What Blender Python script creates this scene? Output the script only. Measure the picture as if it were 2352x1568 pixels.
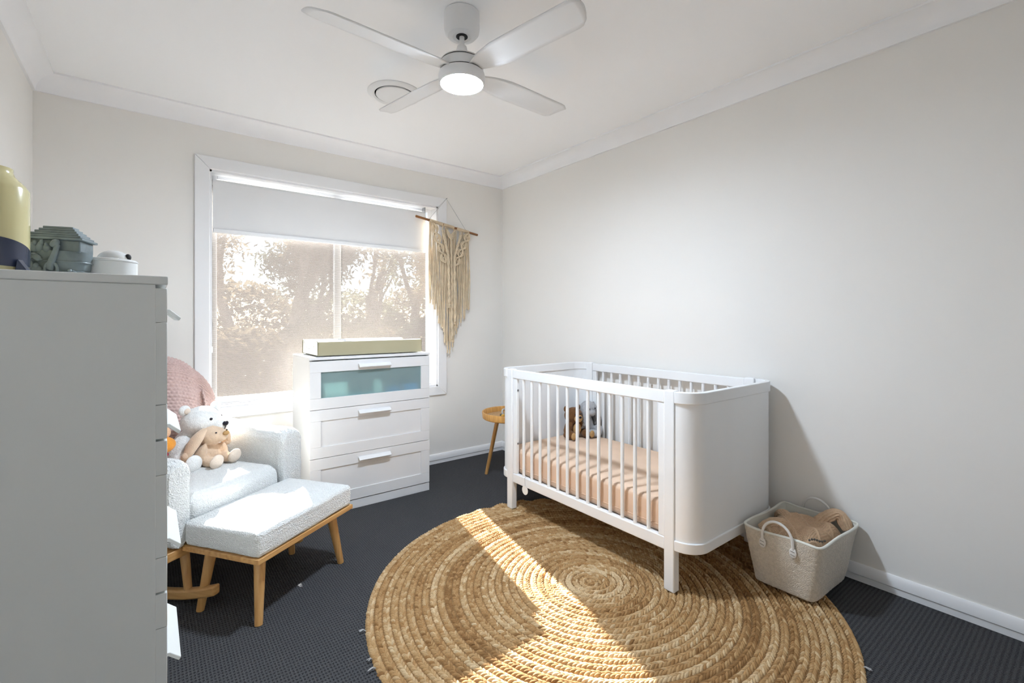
import bpy, bmesh, math, random
import numpy as np
from mathutils import Vector, Matrix

for _o in list(bpy.data.objects):
    bpy.data.objects.remove(_o, do_unlink=True)
SC = bpy.context.scene
COL = SC.collection
PI = math.pi
rad = math.radians
random.seed(7)
RNG = np.random.default_rng(7)

# ------------------------------------------------------------------ camera, light, exposure
YAW = 37.75
cam_d = bpy.data.cameras.new('camera')
cam = bpy.data.objects.new('camera', cam_d)
COL.objects.link(cam)
cam.location = (0, 0, 1.175)
cam.rotation_euler = (rad(90), 0, rad(-YAW))
cam_d.sensor_width = 36.0
cam_d.lens = 36.0 * 1076.0 / 2352.0
cam_d.shift_y = -50.0 / 2352.0
cam_d.clip_start = 0.02
SC.camera = cam

SUN_DIR = Vector((0.19 * 0.8526, 0.98 * 0.8526, 0.5225)).normalized()   # towards the sun
world = bpy.data.worlds.new('world')
SC.world = world
world.use_nodes = True
wn = world.node_tree.nodes
wl = world.node_tree.links
wn.clear()
w_out = wn.new('ShaderNodeOutputWorld')
w_bg = wn.new('ShaderNodeBackground')
w_sky = wn.new('ShaderNodeTexSky')
w_sky.sky_type = 'NISHITA'
w_sky.sun_disc = False
w_sky.sun_elevation = math.asin(SUN_DIR.z)
w_sky.sun_rotation = math.atan2(SUN_DIR.x, SUN_DIR.y)
w_sky.air_density = 1.0
w_sky.dust_density = 0.3
w_sky.ozone_density = 2.5
w_bg.inputs['Strength'].default_value = 0.5
wl.new(w_sky.outputs[0], w_bg.inputs[0])
wl.new(w_bg.outputs[0], w_out.inputs[0])

sun_d = bpy.data.lights.new('sun', 'SUN')
sun_d.energy = 112.0
sun_d.color = (1.0, 0.985, 0.955)
sun_d.angle = rad(0.55)
sun = bpy.data.objects.new('sun', sun_d)
COL.objects.link(sun)
sun.rotation_euler = SUN_DIR.to_track_quat('Z', 'Y').to_euler()
sun.location = SUN_DIR * 30

LAMP_STRENGTH = 470.0
SC.view_settings.view_transform = 'Standard'
SC.view_settings.look = 'None'
SC.view_settings.gamma = 1.0
SC.view_settings.use_curve_mapping = False
SC.view_settings.exposure = 0.13
SC.cycles.use_denoising = True
SC.cycles.use_adaptive_sampling = True
SC.cycles.adaptive_threshold = 0.14
SC.cycles.adaptive_min_samples = 16
SC.cycles.max_bounces = 9
SC.cycles.diffuse_bounces = 6
SC.cycles.glossy_bounces = 3
SC.cycles.transparent_max_bounces = 16
SC.cycles.transmission_bounces = 5
SC.cycles.caustics_reflective = False
SC.cycles.caustics_refractive = True
SC.cycles.blur_glossy = 1.0
SC.cycles.sample_clamp_indirect = 6.0


# ------------------------------------------------------------------ materials
def nodes_of(m):
    m.use_nodes = True
    nt = m.node_tree
    return nt, nt.nodes, nt.links


def mat(name, col, rough=0.5, var=0.0, vscale=6.0, bump=0.0, bscale=60.0, bdist=0.002, spec=0.4, metal=0.0,
        kind='noise', stretch=(1, 1, 1), sheen=0.0, coat=0.0):
    m = bpy.data.materials.new(name)
    nt, n, l = nodes_of(m)
    b = n['Principled BSDF']
    b.inputs['Base Color'].default_value = (*col, 1)
    b.inputs['Roughness'].default_value = rough
    b.inputs['Specular IOR Level'].default_value = spec
    b.inputs['Metallic'].default_value = metal
    if sheen:
        b.inputs['Sheen Weight'].default_value = sheen
        b.inputs['Sheen Roughness'].default_value = 0.5
    if coat:
        b.inputs['Coat Weight'].default_value = coat
    tc = n.new('ShaderNodeTexCoord')
    mp = n.new('ShaderNodeMapping')
    mp.inputs['Scale'].default_value = stretch
    l.new(tc.outputs['Object'], mp.inputs[0])
    tx = n.new('ShaderNodeTexNoise')
    tx.inputs['Scale'].default_value = vscale
    tx.inputs['Detail'].default_value = 1 if var < 0.03 else 3
    l.new(mp.outputs[0], tx.inputs['Vector'])
    rp = n.new('ShaderNodeMapRange')
    rp.inputs['From Min'].default_value = 0.3
    rp.inputs['From Max'].default_value = 0.7
    rp.inputs['To Min'].default_value = 1 - var
    rp.inputs['To Max'].default_value = 1 + var
    l.new(tx.outputs['Fac'], rp.inputs['Value'])
    mx = n.new('ShaderNodeVectorMath')
    mx.operation = 'SCALE'
    mx.inputs[0].default_value = col
    l.new(rp.outputs[0], mx.inputs['Scale'])
    l.new(mx.outputs[0], b.inputs['Base Color'])
    if bump:
        if kind == 'voronoi':
            bt = n.new('ShaderNodeTexVoronoi')
            bt.inputs['Scale'].default_value = bscale
            out = bt.outputs['Distance']
        else:
            bt = n.new('ShaderNodeTexNoise')
            bt.inputs['Scale'].default_value = bscale
            bt.inputs['Detail'].default_value = 1.5
            out = bt.outputs['Fac']
        l.new(mp.outputs[0], bt.inputs['Vector'])
        bp = n.new('ShaderNodeBump')
        bp.inputs['Strength'].default_value = bump
        bp.inputs['Distance'].default_value = bdist
        bp.invert = (kind == 'voronoi')
        l.new(out, bp.inputs['Height'])
        l.new(bp.outputs[0], b.inputs['Normal'])
    return m


def wood(name, c1, c2, scale=1.0, axis=2, rough=0.42):
    """fine-grained timber: stretched noise along one axis"""
    m = bpy.data.materials.new(name)
    nt, n, l = nodes_of(m)
    b = n['Principled BSDF']
    b.inputs['Roughness'].default_value = rough
    tc = n.new('ShaderNodeTexCoord')
    mp = n.new('ShaderNodeMapping')
    s = [60 * scale] * 3
    s[axis] = 3 * scale
    mp.inputs['Scale'].default_value = s
    l.new(tc.outputs['Object'], mp.inputs[0])
    tx = n.new('ShaderNodeTexNoise')
    tx.inputs['Scale'].default_value = 1.0
    tx.inputs['Detail'].default_value = 4
    l.new(mp.outputs[0], tx.inputs['Vector'])
    cr = n.new('ShaderNodeValToRGB')
    cr.color_ramp.elements[0].position = 0.32
    cr.color_ramp.elements[0].color = (*c1, 1)
    cr.color_ramp.elements[1].position = 0.68
    cr.color_ramp.elements[1].color = (*c2, 1)
    l.new(tx.outputs['Fac'], cr.inputs[0])
    l.new(cr.outputs[0], b.inputs['Base Color'])
    bp = n.new('ShaderNodeBump')
    bp.inputs['Strength'].default_value = 0.08
    bp.inputs['Distance'].default_value = 0.001
    l.new(tx.outputs['Fac'], bp.inputs['Height'])
    l.new(bp.outputs[0], b.inputs['Normal'])
    return m


M = {}
M['wall'] = mat('wall_paint', (0.81, 0.79, 0.757), 0.75, var=0.012, vscale=1.5, spec=0.2)
M['ceiling'] = mat('ceiling_paint', (0.92, 0.92, 0.925), 0.85, var=0.008, vscale=1.2, spec=0.15)
M['cornice'] = mat('cornice_paint', (0.88, 0.88, 0.89), 0.7, var=0.008, spec=0.2)
M['trim'] = mat('gloss_trim_paint', (0.80, 0.80, 0.81), 0.35, var=0.01, vscale=3)
M['alu'] = mat('white_aluminium', (0.78, 0.78, 0.79), 0.35, var=0.01)
M['cabinet'] = mat('white_foil_board', (0.71, 0.71, 0.715), 0.34, var=0.012, vscale=4)
M['tallboy'] = mat('pale_grey_green_board', (0.74, 0.755, 0.735), 0.38, var=0.02, vscale=3)
M['cot'] = mat('white_lacquer', (0.815, 0.828, 0.84), 0.36, var=0.012, vscale=5, bump=0.02, bscale=30, stretch=(1, 1, 0.2))
M['fan'] = mat('fan_white', (0.80, 0.80, 0.80), 0.6, var=0.006)
M['dark'] = mat('dark_slot', (0.02, 0.02, 0.022), 0.7)
M['boucle'] = mat('boucle', (0.76, 0.77, 0.755), 0.95, var=0.05, vscale=90, bump=1.0, bscale=210, bdist=0.008, sheen=0.35, spec=0.1)
M['oak'] = wood('honey_oak', (0.46, 0.235, 0.075), (0.62, 0.36, 0.14), 1.0, 2)
M['oak_x'] = wood('honey_oak_rail', (0.46, 0.235, 0.075), (0.62, 0.36, 0.14), 1.0, 0)
M['oak_y'] = wood('honey_oak_rocker', (0.46, 0.235, 0.075), (0.62, 0.36, 0.14), 1.0, 1)
M['bamboo'] = wood('bamboo', (0.46, 0.22, 0.05), (0.68, 0.37, 0.11), 0.8, 2)
M['cork'] = mat('woven_cork', (0.42, 0.26, 0.13), 0.8, var=0.3, vscale=90, bump=0.4, bscale=160)
M['sheet'] = mat('peach_cotton_sheet', (0.70, 0.51, 0.375), 0.9, var=0.05, vscale=5, bump=0.25, bscale=9, bdist=0.01, spec=0.1)
M['vinyl'] = mat('white_vinyl', (0.82, 0.83, 0.84), 0.3, var=0.01, bump=0.15, bscale=14, bdist=0.006)
M['olive'] = mat('olive_beige_vinyl', (0.40, 0.36, 0.235), 0.38, var=0.04, vscale=4, bump=0.1, bscale=18, bdist=0.004)
M['piping'] = mat('olive_piping', (0.20, 0.18, 0.08), 0.5)
M['plush_white'] = mat('white_plush', (0.82, 0.82, 0.80), 0.95, var=0.05, vscale=60, bump=0.8, bscale=190, bdist=0.004, sheen=0.5, spec=0.05)
M['plush_beige'] = mat('beige_plush', (0.70, 0.525, 0.375), 0.95, var=0.07, vscale=40, bump=0.6, bscale=230, bdist=0.003, sheen=0.4, spec=0.05)
M['plush_cream'] = mat('cream_plush', (0.76, 0.64, 0.53), 0.95, var=0.05, vscale=40, bump=0.5, bscale=230, bdist=0.003, sheen=0.4, spec=0.05)
M['plush_orange'] = mat('orange_plush', (0.75, 0.30, 0.045), 0.95, var=0.08, vscale=40, bump=0.6, bscale=200, bdist=0.003, sheen=0.2, spec=0.05)
M['plush_peach'] = mat('peach_plush', (0.72, 0.45, 0.28), 0.95, var=0.06, vscale=40, bump=0.6, bscale=200, bdist=0.003, sheen=0.2, spec=0.05)
M['plush_brown'] = mat('brown_plush', (0.145, 0.066, 0.024), 0.95, var=0.2, vscale=50, bump=0.7, bscale=200, bdist=0.003, sheen=0.2, spec=0.05)
M['plush_tan'] = mat('tan_plush', (0.47, 0.29, 0.13), 0.95, var=0.1, vscale=50, bump=0.5, bscale=200, bdist=0.003, spec=0.05)
M['plush_grey'] = mat('grey_plush', (0.40, 0.40, 0.41), 0.95, var=0.12, vscale=70, bump=0.8, bscale=200, bdist=0.003, sheen=0.3, spec=0.05)
M['plush_dark'] = mat('dark_grey_plush', (0.17, 0.165, 0.165), 0.95, var=0.12, vscale=70, bump=0.6, bscale=200, spec=0.05)
M['black'] = mat('black_bead', (0.012, 0.012, 0.02), 0.25)
M['red'] = mat('red_ribbon', (0.38, 0.02, 0.05), 0.6)
M['pink_knit'] = mat('dusty_pink_knit', (0.57, 0.42, 0.385), 0.95, var=0.1, vscale=120, bump=0.4, bscale=400, sheen=0.3, spec=0.05)
M['tan_knit'] = mat('tan_knit', (0.58, 0.405, 0.265), 0.95, var=0.1, vscale=120, bump=0.4, bscale=400, sheen=0.2, spec=0.05)
M['fleece'] = mat('cream_fleece', (0.66, 0.60, 0.51), 0.95, var=0.09, vscale=90, bump=0.9, bscale=260, bdist=0.005, sheen=0.3, spec=0.05)
M['lining'] = mat('white_canvas_lining', (0.70, 0.70, 0.64), 0.85, var=0.03, bump=0.2, bscale=12, bdist=0.006)
M['leather'] = mat('white_leather', (0.75, 0.74, 0.72), 0.5, var=0.03)
M['stitch'] = mat('dark_stitch', (0.08, 0.07, 0.06), 0.7)
M['cord'] = mat('cotton_cord', (0.66, 0.54, 0.385), 0.9, var=0.10, vscale=25, bump=0.7, bscale=420, bdist=0.002, spec=0.05)
M['string'] = mat('grey_string', (0.45, 0.45, 0.45), 0.8)
M['dowel'] = wood('brown_dowel', (0.17, 0.065, 0.018), (0.30, 0.13, 0.04), 1.2, 0)
M['steel'] = mat('grey_steel', (0.30, 0.30, 0.31), 0.35, metal=0.9)
M['blockout'] = mat('blockout_fabric', (0.74, 0.74, 0.745), 0.85, var=0.01, bump=0.1, bscale=500, spec=0.1)
M['chain'] = mat('white_plastic', (0.8, 0.8, 0.8), 0.4)
M['ark'] = mat('blue_grey_ceramic', (0.215, 0.255, 0.265), 0.4, var=0.22, vscale=28, bump=0.2, bscale=70)
M['yellow'] = mat('pale_yellow_glaze', (0.60, 0.53, 0.285), 0.18, var=0.14, vscale=10, stretch=(3, 3, 0.3), coat=0.4)
M['navy'] = mat('navy_glaze', (0.030, 0.038, 0.070), 0.2, var=0.25, vscale=18, coat=0.4)
M['white_plastic'] = mat('glossy_white_plastic', (0.80, 0.80, 0.78), 0.2, var=0.01)
M['teal'] = mat('teal_plastic', (0.06, 0.36, 0.42), 0.5)
M['blue'] = mat('blue_card', (0.04, 0.28, 0.62), 0.5)
M['mint'] = mat('mint_plastic', (0.62, 0.78, 0.72), 0.5)
M['toy_grey'] = mat('grey_silicone', (0.42, 0.44, 0.44), 0.45)
M['toy_green'] = mat('dark_green_silicone', (0.05, 0.09, 0.08), 0.45)
M['toy_yellow'] = mat('mustard_silicone', (0.60, 0.34, 0.05), 0.45)
M['bark'] = mat('gum_bark', (0.15, 0.12, 0.10), 0.9, var=0.35, vscale=6, bump=0.6, bscale=14, bdist=0.03, stretch=(2, 2, 0.4))
M['lawn'] = mat('dry_lawn', (0.16, 0.14, 0.095), 0.95, var=0.35, vscale=2.5, bump=0.5, bscale=40, bdist=0.03)
M['sun_bounce'] = mat('pale_sun_bounce', (0.55, 0.54, 0.52), 0.9, var=0.08, vscale=5, bump=0.2, bscale=60)  # for the slab added out of view to reflect sun indoors


def leaf_mat(name, c, tl):
    m = bpy.data.materials.new(name)
    nt, n, l = nodes_of(m)
    out = n['Material Output']
    n.remove(n['Principled BSDF'])
    tc = n.new('ShaderNodeTexCoord')
    tx = n.new('ShaderNodeTexNoise')
    tx.inputs['Scale'].default_value = 3.0
    l.new(tc.outputs['Object'], tx.inputs['Vector'])
    cr = n.new('ShaderNodeValToRGB')
    cr.color_ramp.elements[0].color = (c[0] * 0.6, c[1] * 0.6, c[2] * 0.6, 1)
    cr.color_ramp.elements[1].color = (c[0] * 1.4, c[1] * 1.4, c[2] * 1.3, 1)
    l.new(tx.outputs['Fac'], cr.inputs[0])
    d = n.new('ShaderNodeBsdfDiffuse')
    t = n.new('ShaderNodeBsdfTranslucent')
    l.new(cr.outputs[0], d.inputs[0])
    l.new(cr.outputs[0], t.inputs[0])
    mx = n.new('ShaderNodeMixShader')
    mx.inputs[0].default_value = tl
    l.new(d.outputs[0], mx.inputs[1])
    l.new(t.outputs[0], mx.inputs[2])
    l.new(mx.outputs[0], out.inputs[0])
    return m


M['leaf_a'] = leaf_mat('olive_gum_leaves', (0.085, 0.085, 0.05), 0.3)
M['leaf_b'] = leaf_mat('brown_green_leaves', (0.11, 0.085, 0.055), 0.3)
M['leaf_c'] = leaf_mat('dark_shrub_leaves', (0.055, 0.06, 0.04), 0.25)


def glass_mat():
    m = bpy.data.materials.new('window_glass')
    nt, n, l = nodes_of(m)
    out = n['Material Output']
    n.remove(n['Principled BSDF'])
    t = n.new('ShaderNodeBsdfTransparent')
    t.inputs[0].default_value = (0.93, 0.94, 0.94, 1)
    g = n.new('ShaderNodeBsdfGlossy')
    g.inputs['Roughness'].default_value = 0.02
    f = n.new('ShaderNodeFresnel')
    f.inputs[0].default_value = 1.45
    mx = n.new('ShaderNodeMixShader')
    l.new(f.outputs[0], mx.inputs[0])
    l.new(t.outputs[0], mx.inputs[1])
    l.new(g.outputs[0], mx.inputs[2])
    l.new(mx.outputs[0], out.inputs[0])
    return m


def sunscreen_mat():
    """open-weave roller fabric: part of the light goes straight through the holes, part glows through the yarn"""
    m = bpy.data.materials.new('sunscreen_weave')
    nt, n, l = nodes_of(m)
    out = n['Material Output']
    n.remove(n['Principled BSDF'])
    tc = n.new('ShaderNodeTexCoord')
    wv = n.new('ShaderNodeTexWave')
    wv.wave_type = 'BANDS'
    wv.bands_direction = 'Z'
    wv.inputs['Scale'].default_value = 52.0
    wv.inputs['Distortion'].default_value = 0.6
    wv.inputs['Detail'].default_value = 1
    wv.inputs['Detail Scale'].default_value = 0.2
    l.new(tc.outputs['Object'], wv.inputs['Vector'])
    mr = n.new('ShaderNodeMapRange')
    mr.inputs['To Min'].default_value = 0.62
    mr.inputs['To Max'].default_value = 0.70
    l.new(wv.outputs['Fac'], mr.inputs['Value'])
    tr = n.new('ShaderNodeBsdfTransparent')
    tr.inputs[0].default_value = (1, 1, 1, 1)
    tl = n.new('ShaderNodeBsdfTranslucent')
    tl.inputs[0].default_value = (0.034, 0.0297, 0.0279, 1)
    df = n.new('ShaderNodeBsdfDiffuse')
    df.inputs[0].default_value = (0.50, 0.46, 0.42, 1)
    ad = n.new('ShaderNodeMixShader')
    ad.inputs[0].default_value = 0.62
    l.new(df.outputs[0], ad.inputs[1])
    l.new(tl.outputs[0], ad.inputs[2])
    mx = n.new('ShaderNodeMixShader')
    l.new(mr.outputs[0], mx.inputs[0])
    l.new(tr.outputs[0], mx.inputs[1])
    l.new(ad.outputs[0], mx.inputs[2])
    l.new(mx.outputs[0], out.inputs[0])
    return m


def frosted_mat():
    """acid-etched glass sheet: veils, blurs and lets diffuse light through"""
    m = bpy.data.materials.new('frosted_teal_glass')
    nt, n, l = nodes_of(m)
    out = n['Material Output']
    n.remove(n['Principled BSDF'])
    d = n.new('ShaderNodeBsdfDiffuse')
    d.inputs[0].default_value = (0.52, 0.70, 0.71, 1)
    t = n.new('ShaderNodeBsdfTranslucent')
    t.inputs[0].default_value = (0.85, 1.0, 1.0, 1)
    r = n.new('ShaderNodeBsdfRefraction')
    r.inputs['Color'].default_value = (0.72, 0.96, 0.97, 1)
    r.inputs['Roughness'].default_value = 0.42
    r.inputs['IOR'].default_value = 1.06
    g = n.new('ShaderNodeBsdfGlossy')
    g.inputs['Roughness'].default_value = 0.3
    m1 = n.new('ShaderNodeMixShader')
    m1.inputs[0].default_value = 0.5
    l.new(d.outputs[0], m1.inputs[1])
    l.new(t.outputs[0], m1.inputs[2])
    m2 = n.new('ShaderNodeMixShader')
    m2.inputs[0].default_value = 0.36
    l.new(m1.outputs[0], m2.inputs[1])
    l.new(r.outputs[0], m2.inputs[2])
    m3 = n.new('ShaderNodeMixShader')
    m3.inputs[0].default_value = 0.04
    l.new(m2.outputs[0], m3.inputs[1])
    l.new(g.outputs[0], m3.inputs[2])
    l.new(m3.outputs[0], out.inputs[0])
    return m


def emit_mat(name, col, s):
    m = bpy.data.materials.new(name)
    nt, n, l = nodes_of(m)
    b = n['Principled BSDF']
    b.inputs['Base Color'].default_value = (0.8, 0.8, 0.8, 1)
    b.inputs['Emission Color'].default_value = (*col, 1)
    b.inputs['Emission Strength'].default_value = s
    return m


def carpet_mat():
    m = bpy.data.materials.new('charcoal_loop_carpet')
    nt, n, l = nodes_of(m)
    b = n['Principled BSDF']
    b.inputs['Roughness'].default_value = 0.95
    b.inputs['Specular IOR Level'].default_value = 0.1
    tc = n.new('ShaderNodeTexCoord')
    nz = n.new('ShaderNodeTexNoise')
    nz.inputs['Scale'].default_value = 60
    l.new(tc.outputs['Object'], nz.inputs['Vector'])
    wob = n.new('ShaderNodeVectorMath')
    wob.operation = 'MULTIPLY_ADD'
    wob.inputs[1].default_value = (0.004, 0.004, 0)
    l.new(nz.outputs['Color'], wob.inputs[0])
    l.new(tc.outputs['Object'], wob.inputs[2])
    sc = n.new('ShaderNodeVectorMath')
    sc.operation = 'MULTIPLY'
    sc.inputs[1].default_value = (1 / 0.0105, 1 / 0.0150, 0)
    l.new(wob.outputs[0], sc.inputs[0])
    fr = n.new('ShaderNodeVectorMath')
    fr.operation = 'FRACTION'
    l.new(sc.outputs[0], fr.inputs[0])
    ds = n.new('ShaderNodeVectorMath')
    ds.operation = 'DISTANCE'
    ds.inputs[1].default_value = (0.5, 0.5, 0)
    l.new(fr.outputs[0], ds.inputs[0])
    mr = n.new('ShaderNodeMapRange')
    mr.interpolation_type = 'SMOOTHSTEP'
    mr.inputs['From Min'].default_value = 0.14
    mr.inputs['From Max'].default_value = 0.40
    l.new(ds.outputs['Value'], mr.inputs['Value'])
    n2 = n.new('ShaderNodeTexNoise')
    n2.inputs['Scale'].default_value = 260
    n2.inputs['Detail'].default_value = 1
    l.new(tc.outputs['Object'], n2.inputs['Vector'])
    cr = n.new('ShaderNodeMix')
    cr.data_type = 'RGBA'
    cr.inputs[6].default_value = (0.030, 0.030, 0.032, 1)
    cr.inputs[7].default_value = (0.064, 0.064, 0.067, 1)
    l.new(mr.outputs[0], cr.inputs[0])
    vr = n.new('ShaderNodeMapRange')
    vr.inputs['From Min'].default_value = 0.25
    vr.inputs['From Max'].default_value = 0.75
    vr.inputs['To Min'].default_value = 0.6
    vr.inputs['To Max'].default_value = 1.4
    l.new(n2.outputs['Fac'], vr.inputs['Value'])
    vm = n.new('ShaderNodeVectorMath')
    vm.operation = 'SCALE'
    l.new(cr.outputs[2], vm.inputs[0])
    l.new(vr.outputs[0], vm.inputs['Scale'])
    l.new(vm.outputs[0], b.inputs['Base Color'])
    ah = n.new('ShaderNodeMath')
    ah.operation = 'MULTIPLY_ADD'
    ah.inputs[1].default_value = 0.25
    l.new(n2.outputs['Fac'], ah.inputs[0])
    l.new(mr.outputs[0], ah.inputs[2])
    bp = n.new('ShaderNodeBump')
    bp.inputs['Strength'].default_value = 0.8
    bp.inputs['Distance'].default_value = 0.004
    l.new(ah.outputs[0], bp.inputs['Height'])
    l.new(bp.outputs[0], b.inputs['Normal'])
    return m


def jute_mat():
    """plaited jute: colour varies from strand to strand (mesh attribute) and along its fibres (UV)"""
    m = bpy.data.materials.new('braided_jute')
    nt, n, l = nodes_of(m)
    b = n['Principled BSDF']
    b.inputs['Roughness'].default_value = 0.85
    b.inputs['Specular IOR Level'].default_value = 0.15
    at = n.new('ShaderNodeAttribute')
    at.attribute_name = 'strand'
    cr = n.new('ShaderNodeValToRGB')
    e = cr.color_ramp.elements
    e[0].position = 0.0
    e[0].color = (0.25, 0.132, 0.050, 1)
    e[1].position = 1.0
    e[1].color = (0.62, 0.465, 0.28, 1)
    k = e.new(0.22)
    k.color = (0.37, 0.208, 0.085, 1)
    k = e.new(0.6)
    k.color = (0.46, 0.293, 0.138, 1)
    l.new(at.outputs['Fac'], cr.inputs[0])
    uv = n.new('ShaderNodeUVMap')
    mp = n.new('ShaderNodeMapping')
    mp.inputs['Scale'].default_value = (1.5, 9, 1)
    l.new(uv.outputs[0], mp.inputs[0])
    nz = n.new('ShaderNodeTexNoise')
    nz.inputs['Scale'].default_value = 1.0
    nz.inputs['Detail'].default_value = 1
    l.new(mp.outputs[0], nz.inputs['Vector'])
    mr = n.new('ShaderNodeMapRange')
    mr.inputs['From Min'].default_value = 0.3
    mr.inputs['From Max'].default_value = 0.7
    mr.inputs['To Min'].default_value = 0.72
    mr.inputs['To Max'].default_value = 1.22
    l.new(nz.outputs['Fac'], mr.inputs['Value'])
    vm = n.new('ShaderNodeVectorMath')
    vm.operation = 'SCALE'
    l.new(cr.outputs[0], vm.inputs[0])
    l.new(mr.outputs[0], vm.inputs['Scale'])
    l.new(vm.outputs[0], b.inputs['Base Color'])
    bp = n.new('ShaderNodeBump')
    bp.inputs['Strength'].default_value = 0.5
    bp.inputs['Distance'].default_value = 0.0015
    l.new(nz.outputs['Fac'], bp.inputs['Height'])
    l.new(bp.outputs[0], b.inputs['Normal'])
    return m


M['glass'] = glass_mat()
M['sunscreen'] = sunscreen_mat()
M['frosted'] = frosted_mat()
M['lamp'] = emit_mat('lamp_diffuser', (0.83, 0.965, 1.13), LAMP_STRENGTH)
M['carpet'] = carpet_mat()
M['jute'] = jute_mat()
M['jute_back'] = mat('jute_backing', (0.22, 0.12, 0.045), 0.95, var=0.2, vscale=60)

# ------------------------------------------------------------------ mesh helpers
BASE = {}        # object name -> world offset taken off the vertices of its parts


class G:
    """collects faces; .obj() links them as one mesh object"""

    def __init__(s):
        s.v = []
        s.f = []

    def add(s, verts, faces, mtx=None):
        b = len(s.v)
        for p in verts:
            p = Vector(p)
            if mtx is not None:
                p = mtx @ p
            s.v.append((p.x, p.y, p.z))
        s.f.extend([tuple(i + b for i in f) for f in faces])
        return s

    def box(s, x0, x1, y0, y1, z0, z1, mtx=None):
        v = [(x0, y0, z0), (x1, y0, z0), (x1, y1, z0), (x0, y1, z0), (x0, y0, z1), (x1, y0, z1), (x1, y1, z1), (x0, y1, z1)]
        f = [(0, 3, 2, 1), (4, 5, 6, 7), (0, 1, 5, 4), (1, 2, 6, 5), (2, 3, 7, 6), (3, 0, 4, 7)]
        return s.add(v, f, mtx)

    def prism(s, poly, a, b, axis='x', mtx=None):
        """extrude a 2-D polygon along an axis; poly holds the other two coordinates in xyz order"""
        def P(q, t):
            return {'x': (t, q[0], q[1]), 'y': (q[0], t, q[1]), 'z': (q[0], q[1], t)}[axis]
        n = len(poly)
        v = [P(q, a) for q in poly] + [P(q, b) for q in poly]
        f = [tuple(range(n))[::-1], tuple(range(n, 2 * n))]
        f += [(i, (i + 1) % n, n + (i + 1) % n, n + i) for i in range(n)]
        return s.add(v, f, mtx)

    def tube(s, pts, r, n=8, cap=True, closed=False, flat=1.0):
        pts = [Vector(p) for p in pts]
        m = len(pts)
        rr = r if hasattr(r, '__len__') else [r] * m
        v = []
        up = None
        for i, p in enumerate(pts):
            if closed:
                t = pts[(i + 1) % m] - pts[i - 1]
            else:
                t = pts[min(i + 1, m - 1)] - pts[max(i - 1, 0)]
            t.normalize()
            if up is None:
                up = Vector((0, 0, 1)) if abs(t.z) < 0.9 else Vector((1, 0, 0))
            a = t.cross(up)
            if a.length < 1e-6:
                a = t.cross(Vector((0, 1, 0)))
            a.normalize()
            c = a.cross(t)
            c.normalize()
            up = c
            for k in range(n):
                th = 2 * PI * k / n
                v.append(p + (a * math.cos(th) + c * math.sin(th) * flat) * rr[i])
        f = []
        for i in range(m if closed else m - 1):
            j = (i + 1) % m
            for k in range(n):
                k2 = (k + 1) % n
                f.append((i * n + k, i * n + k2, j * n + k2, j * n + k))
        if cap and not closed:
            f.append(tuple(range(n))[::-1])
            f.append(tuple((m - 1) * n + k for k in range(n)))
        return s.add(v, f)

    def lathe(s, prof, n=32, c=(0, 0, 0), mtx=None):
        v = []
        f = []
        m = len(prof)
        for (r, z) in prof:
            for k in range(n):
                th = 2 * PI * k / n
                v.append((c[0] + r * math.cos(th), c[1] + r * math.sin(th), c[2] + z))
        for i in range(m - 1):
            for k in range(n):
                k2 = (k + 1) % n
                f.append((i * n + k, i * n + k2, (i + 1) * n + k2, (i + 1) * n + k))
        if prof[0][0] > 1e-5:
            f.append(tuple(range(n))[::-1])
        if prof[-1][0] > 1e-5:
            f.append(tuple((m - 1) * n + k for k in range(n)))
        return s.add(v, f, mtx)

    def ell(s, c, r, rot=(0, 0, 0), n=20, m=12, pw=1.0):
        from mathutils import Euler
        R = Euler(rot).to_matrix()
        v = []
        f = []
        sp = lambda x: math.copysign(abs(x) ** pw, x)
        for i in range(m + 1):
            ph = -PI / 2 + PI * i / m
            for k in range(n):
                th = 2 * PI * k / n
                p = Vector((sp(math.cos(ph)) * sp(math.cos(th)) * r[0], sp(math.cos(ph)) * sp(math.sin(th)) * r[1], sp(math.sin(ph)) * r[2]))
                v.append(Vector(c) + R @ p)
        for i in range(m):
            for k in range(n):
                k2 = (k + 1) % n
                f.append((i * n + k, i * n + k2, (i + 1) * n + k2, (i + 1) * n + k))
        return s.add(v, f)

    def grid(s, P, nu, nv, wrap=False):
        """P(i, j) -> point"""
        v = [P(i, j) for i in range(nu) for j in range(nv)]
        f = []
        for i in range(nu - 1):
            for j in range(nv if wrap else nv - 1):
                j2 = (j + 1) % nv
                f.append((i * nv + j, (i + 1) * nv + j, (i + 1) * nv + j2, i * nv + j2))
        return s.add(v, f)

    def obj(s, name, m, parent=None, bevel=0.0, seg=2, smooth=35, off=None, fix=True):
        me = bpy.data.meshes.new(name)
        o3 = Vector(off) if off is not None else (BASE.get(parent.name, Vector()) if parent is not None else Vector())
        me.from_pydata([(p[0] - o3[0], p[1] - o3[1], p[2] - o3[2]) for p in s.v], [], s.f)
        if fix:
            bm = bmesh.new()
            bm.from_mesh(me)
            bmesh.ops.remove_doubles(bm, verts=bm.verts, dist=1e-6)
            bmesh.ops.recalc_face_normals(bm, faces=bm.faces)
            bm.to_mesh(me)
            bm.free()
        if smooth:
            me.polygons.foreach_set('use_smooth', [True] * len(me.polygons))
            me.set_sharp_from_angle(angle=rad(smooth))
        me.materials.append(M[m] if isinstance(m, str) else m)
        me.update()
        o = bpy.data.objects.new(name, me)
        COL.objects.link(o)
        if parent is not None:
            o.parent = parent
            BASE[o.name] = Vector(o3)
        if bevel:
            bv = o.modifiers.new('bevel', 'BEVEL')
            bv.width = bevel
            bv.segments = seg
            bv.limit_method = 'ANGLE'
            bv.angle_limit = rad(40)
        return o


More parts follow.
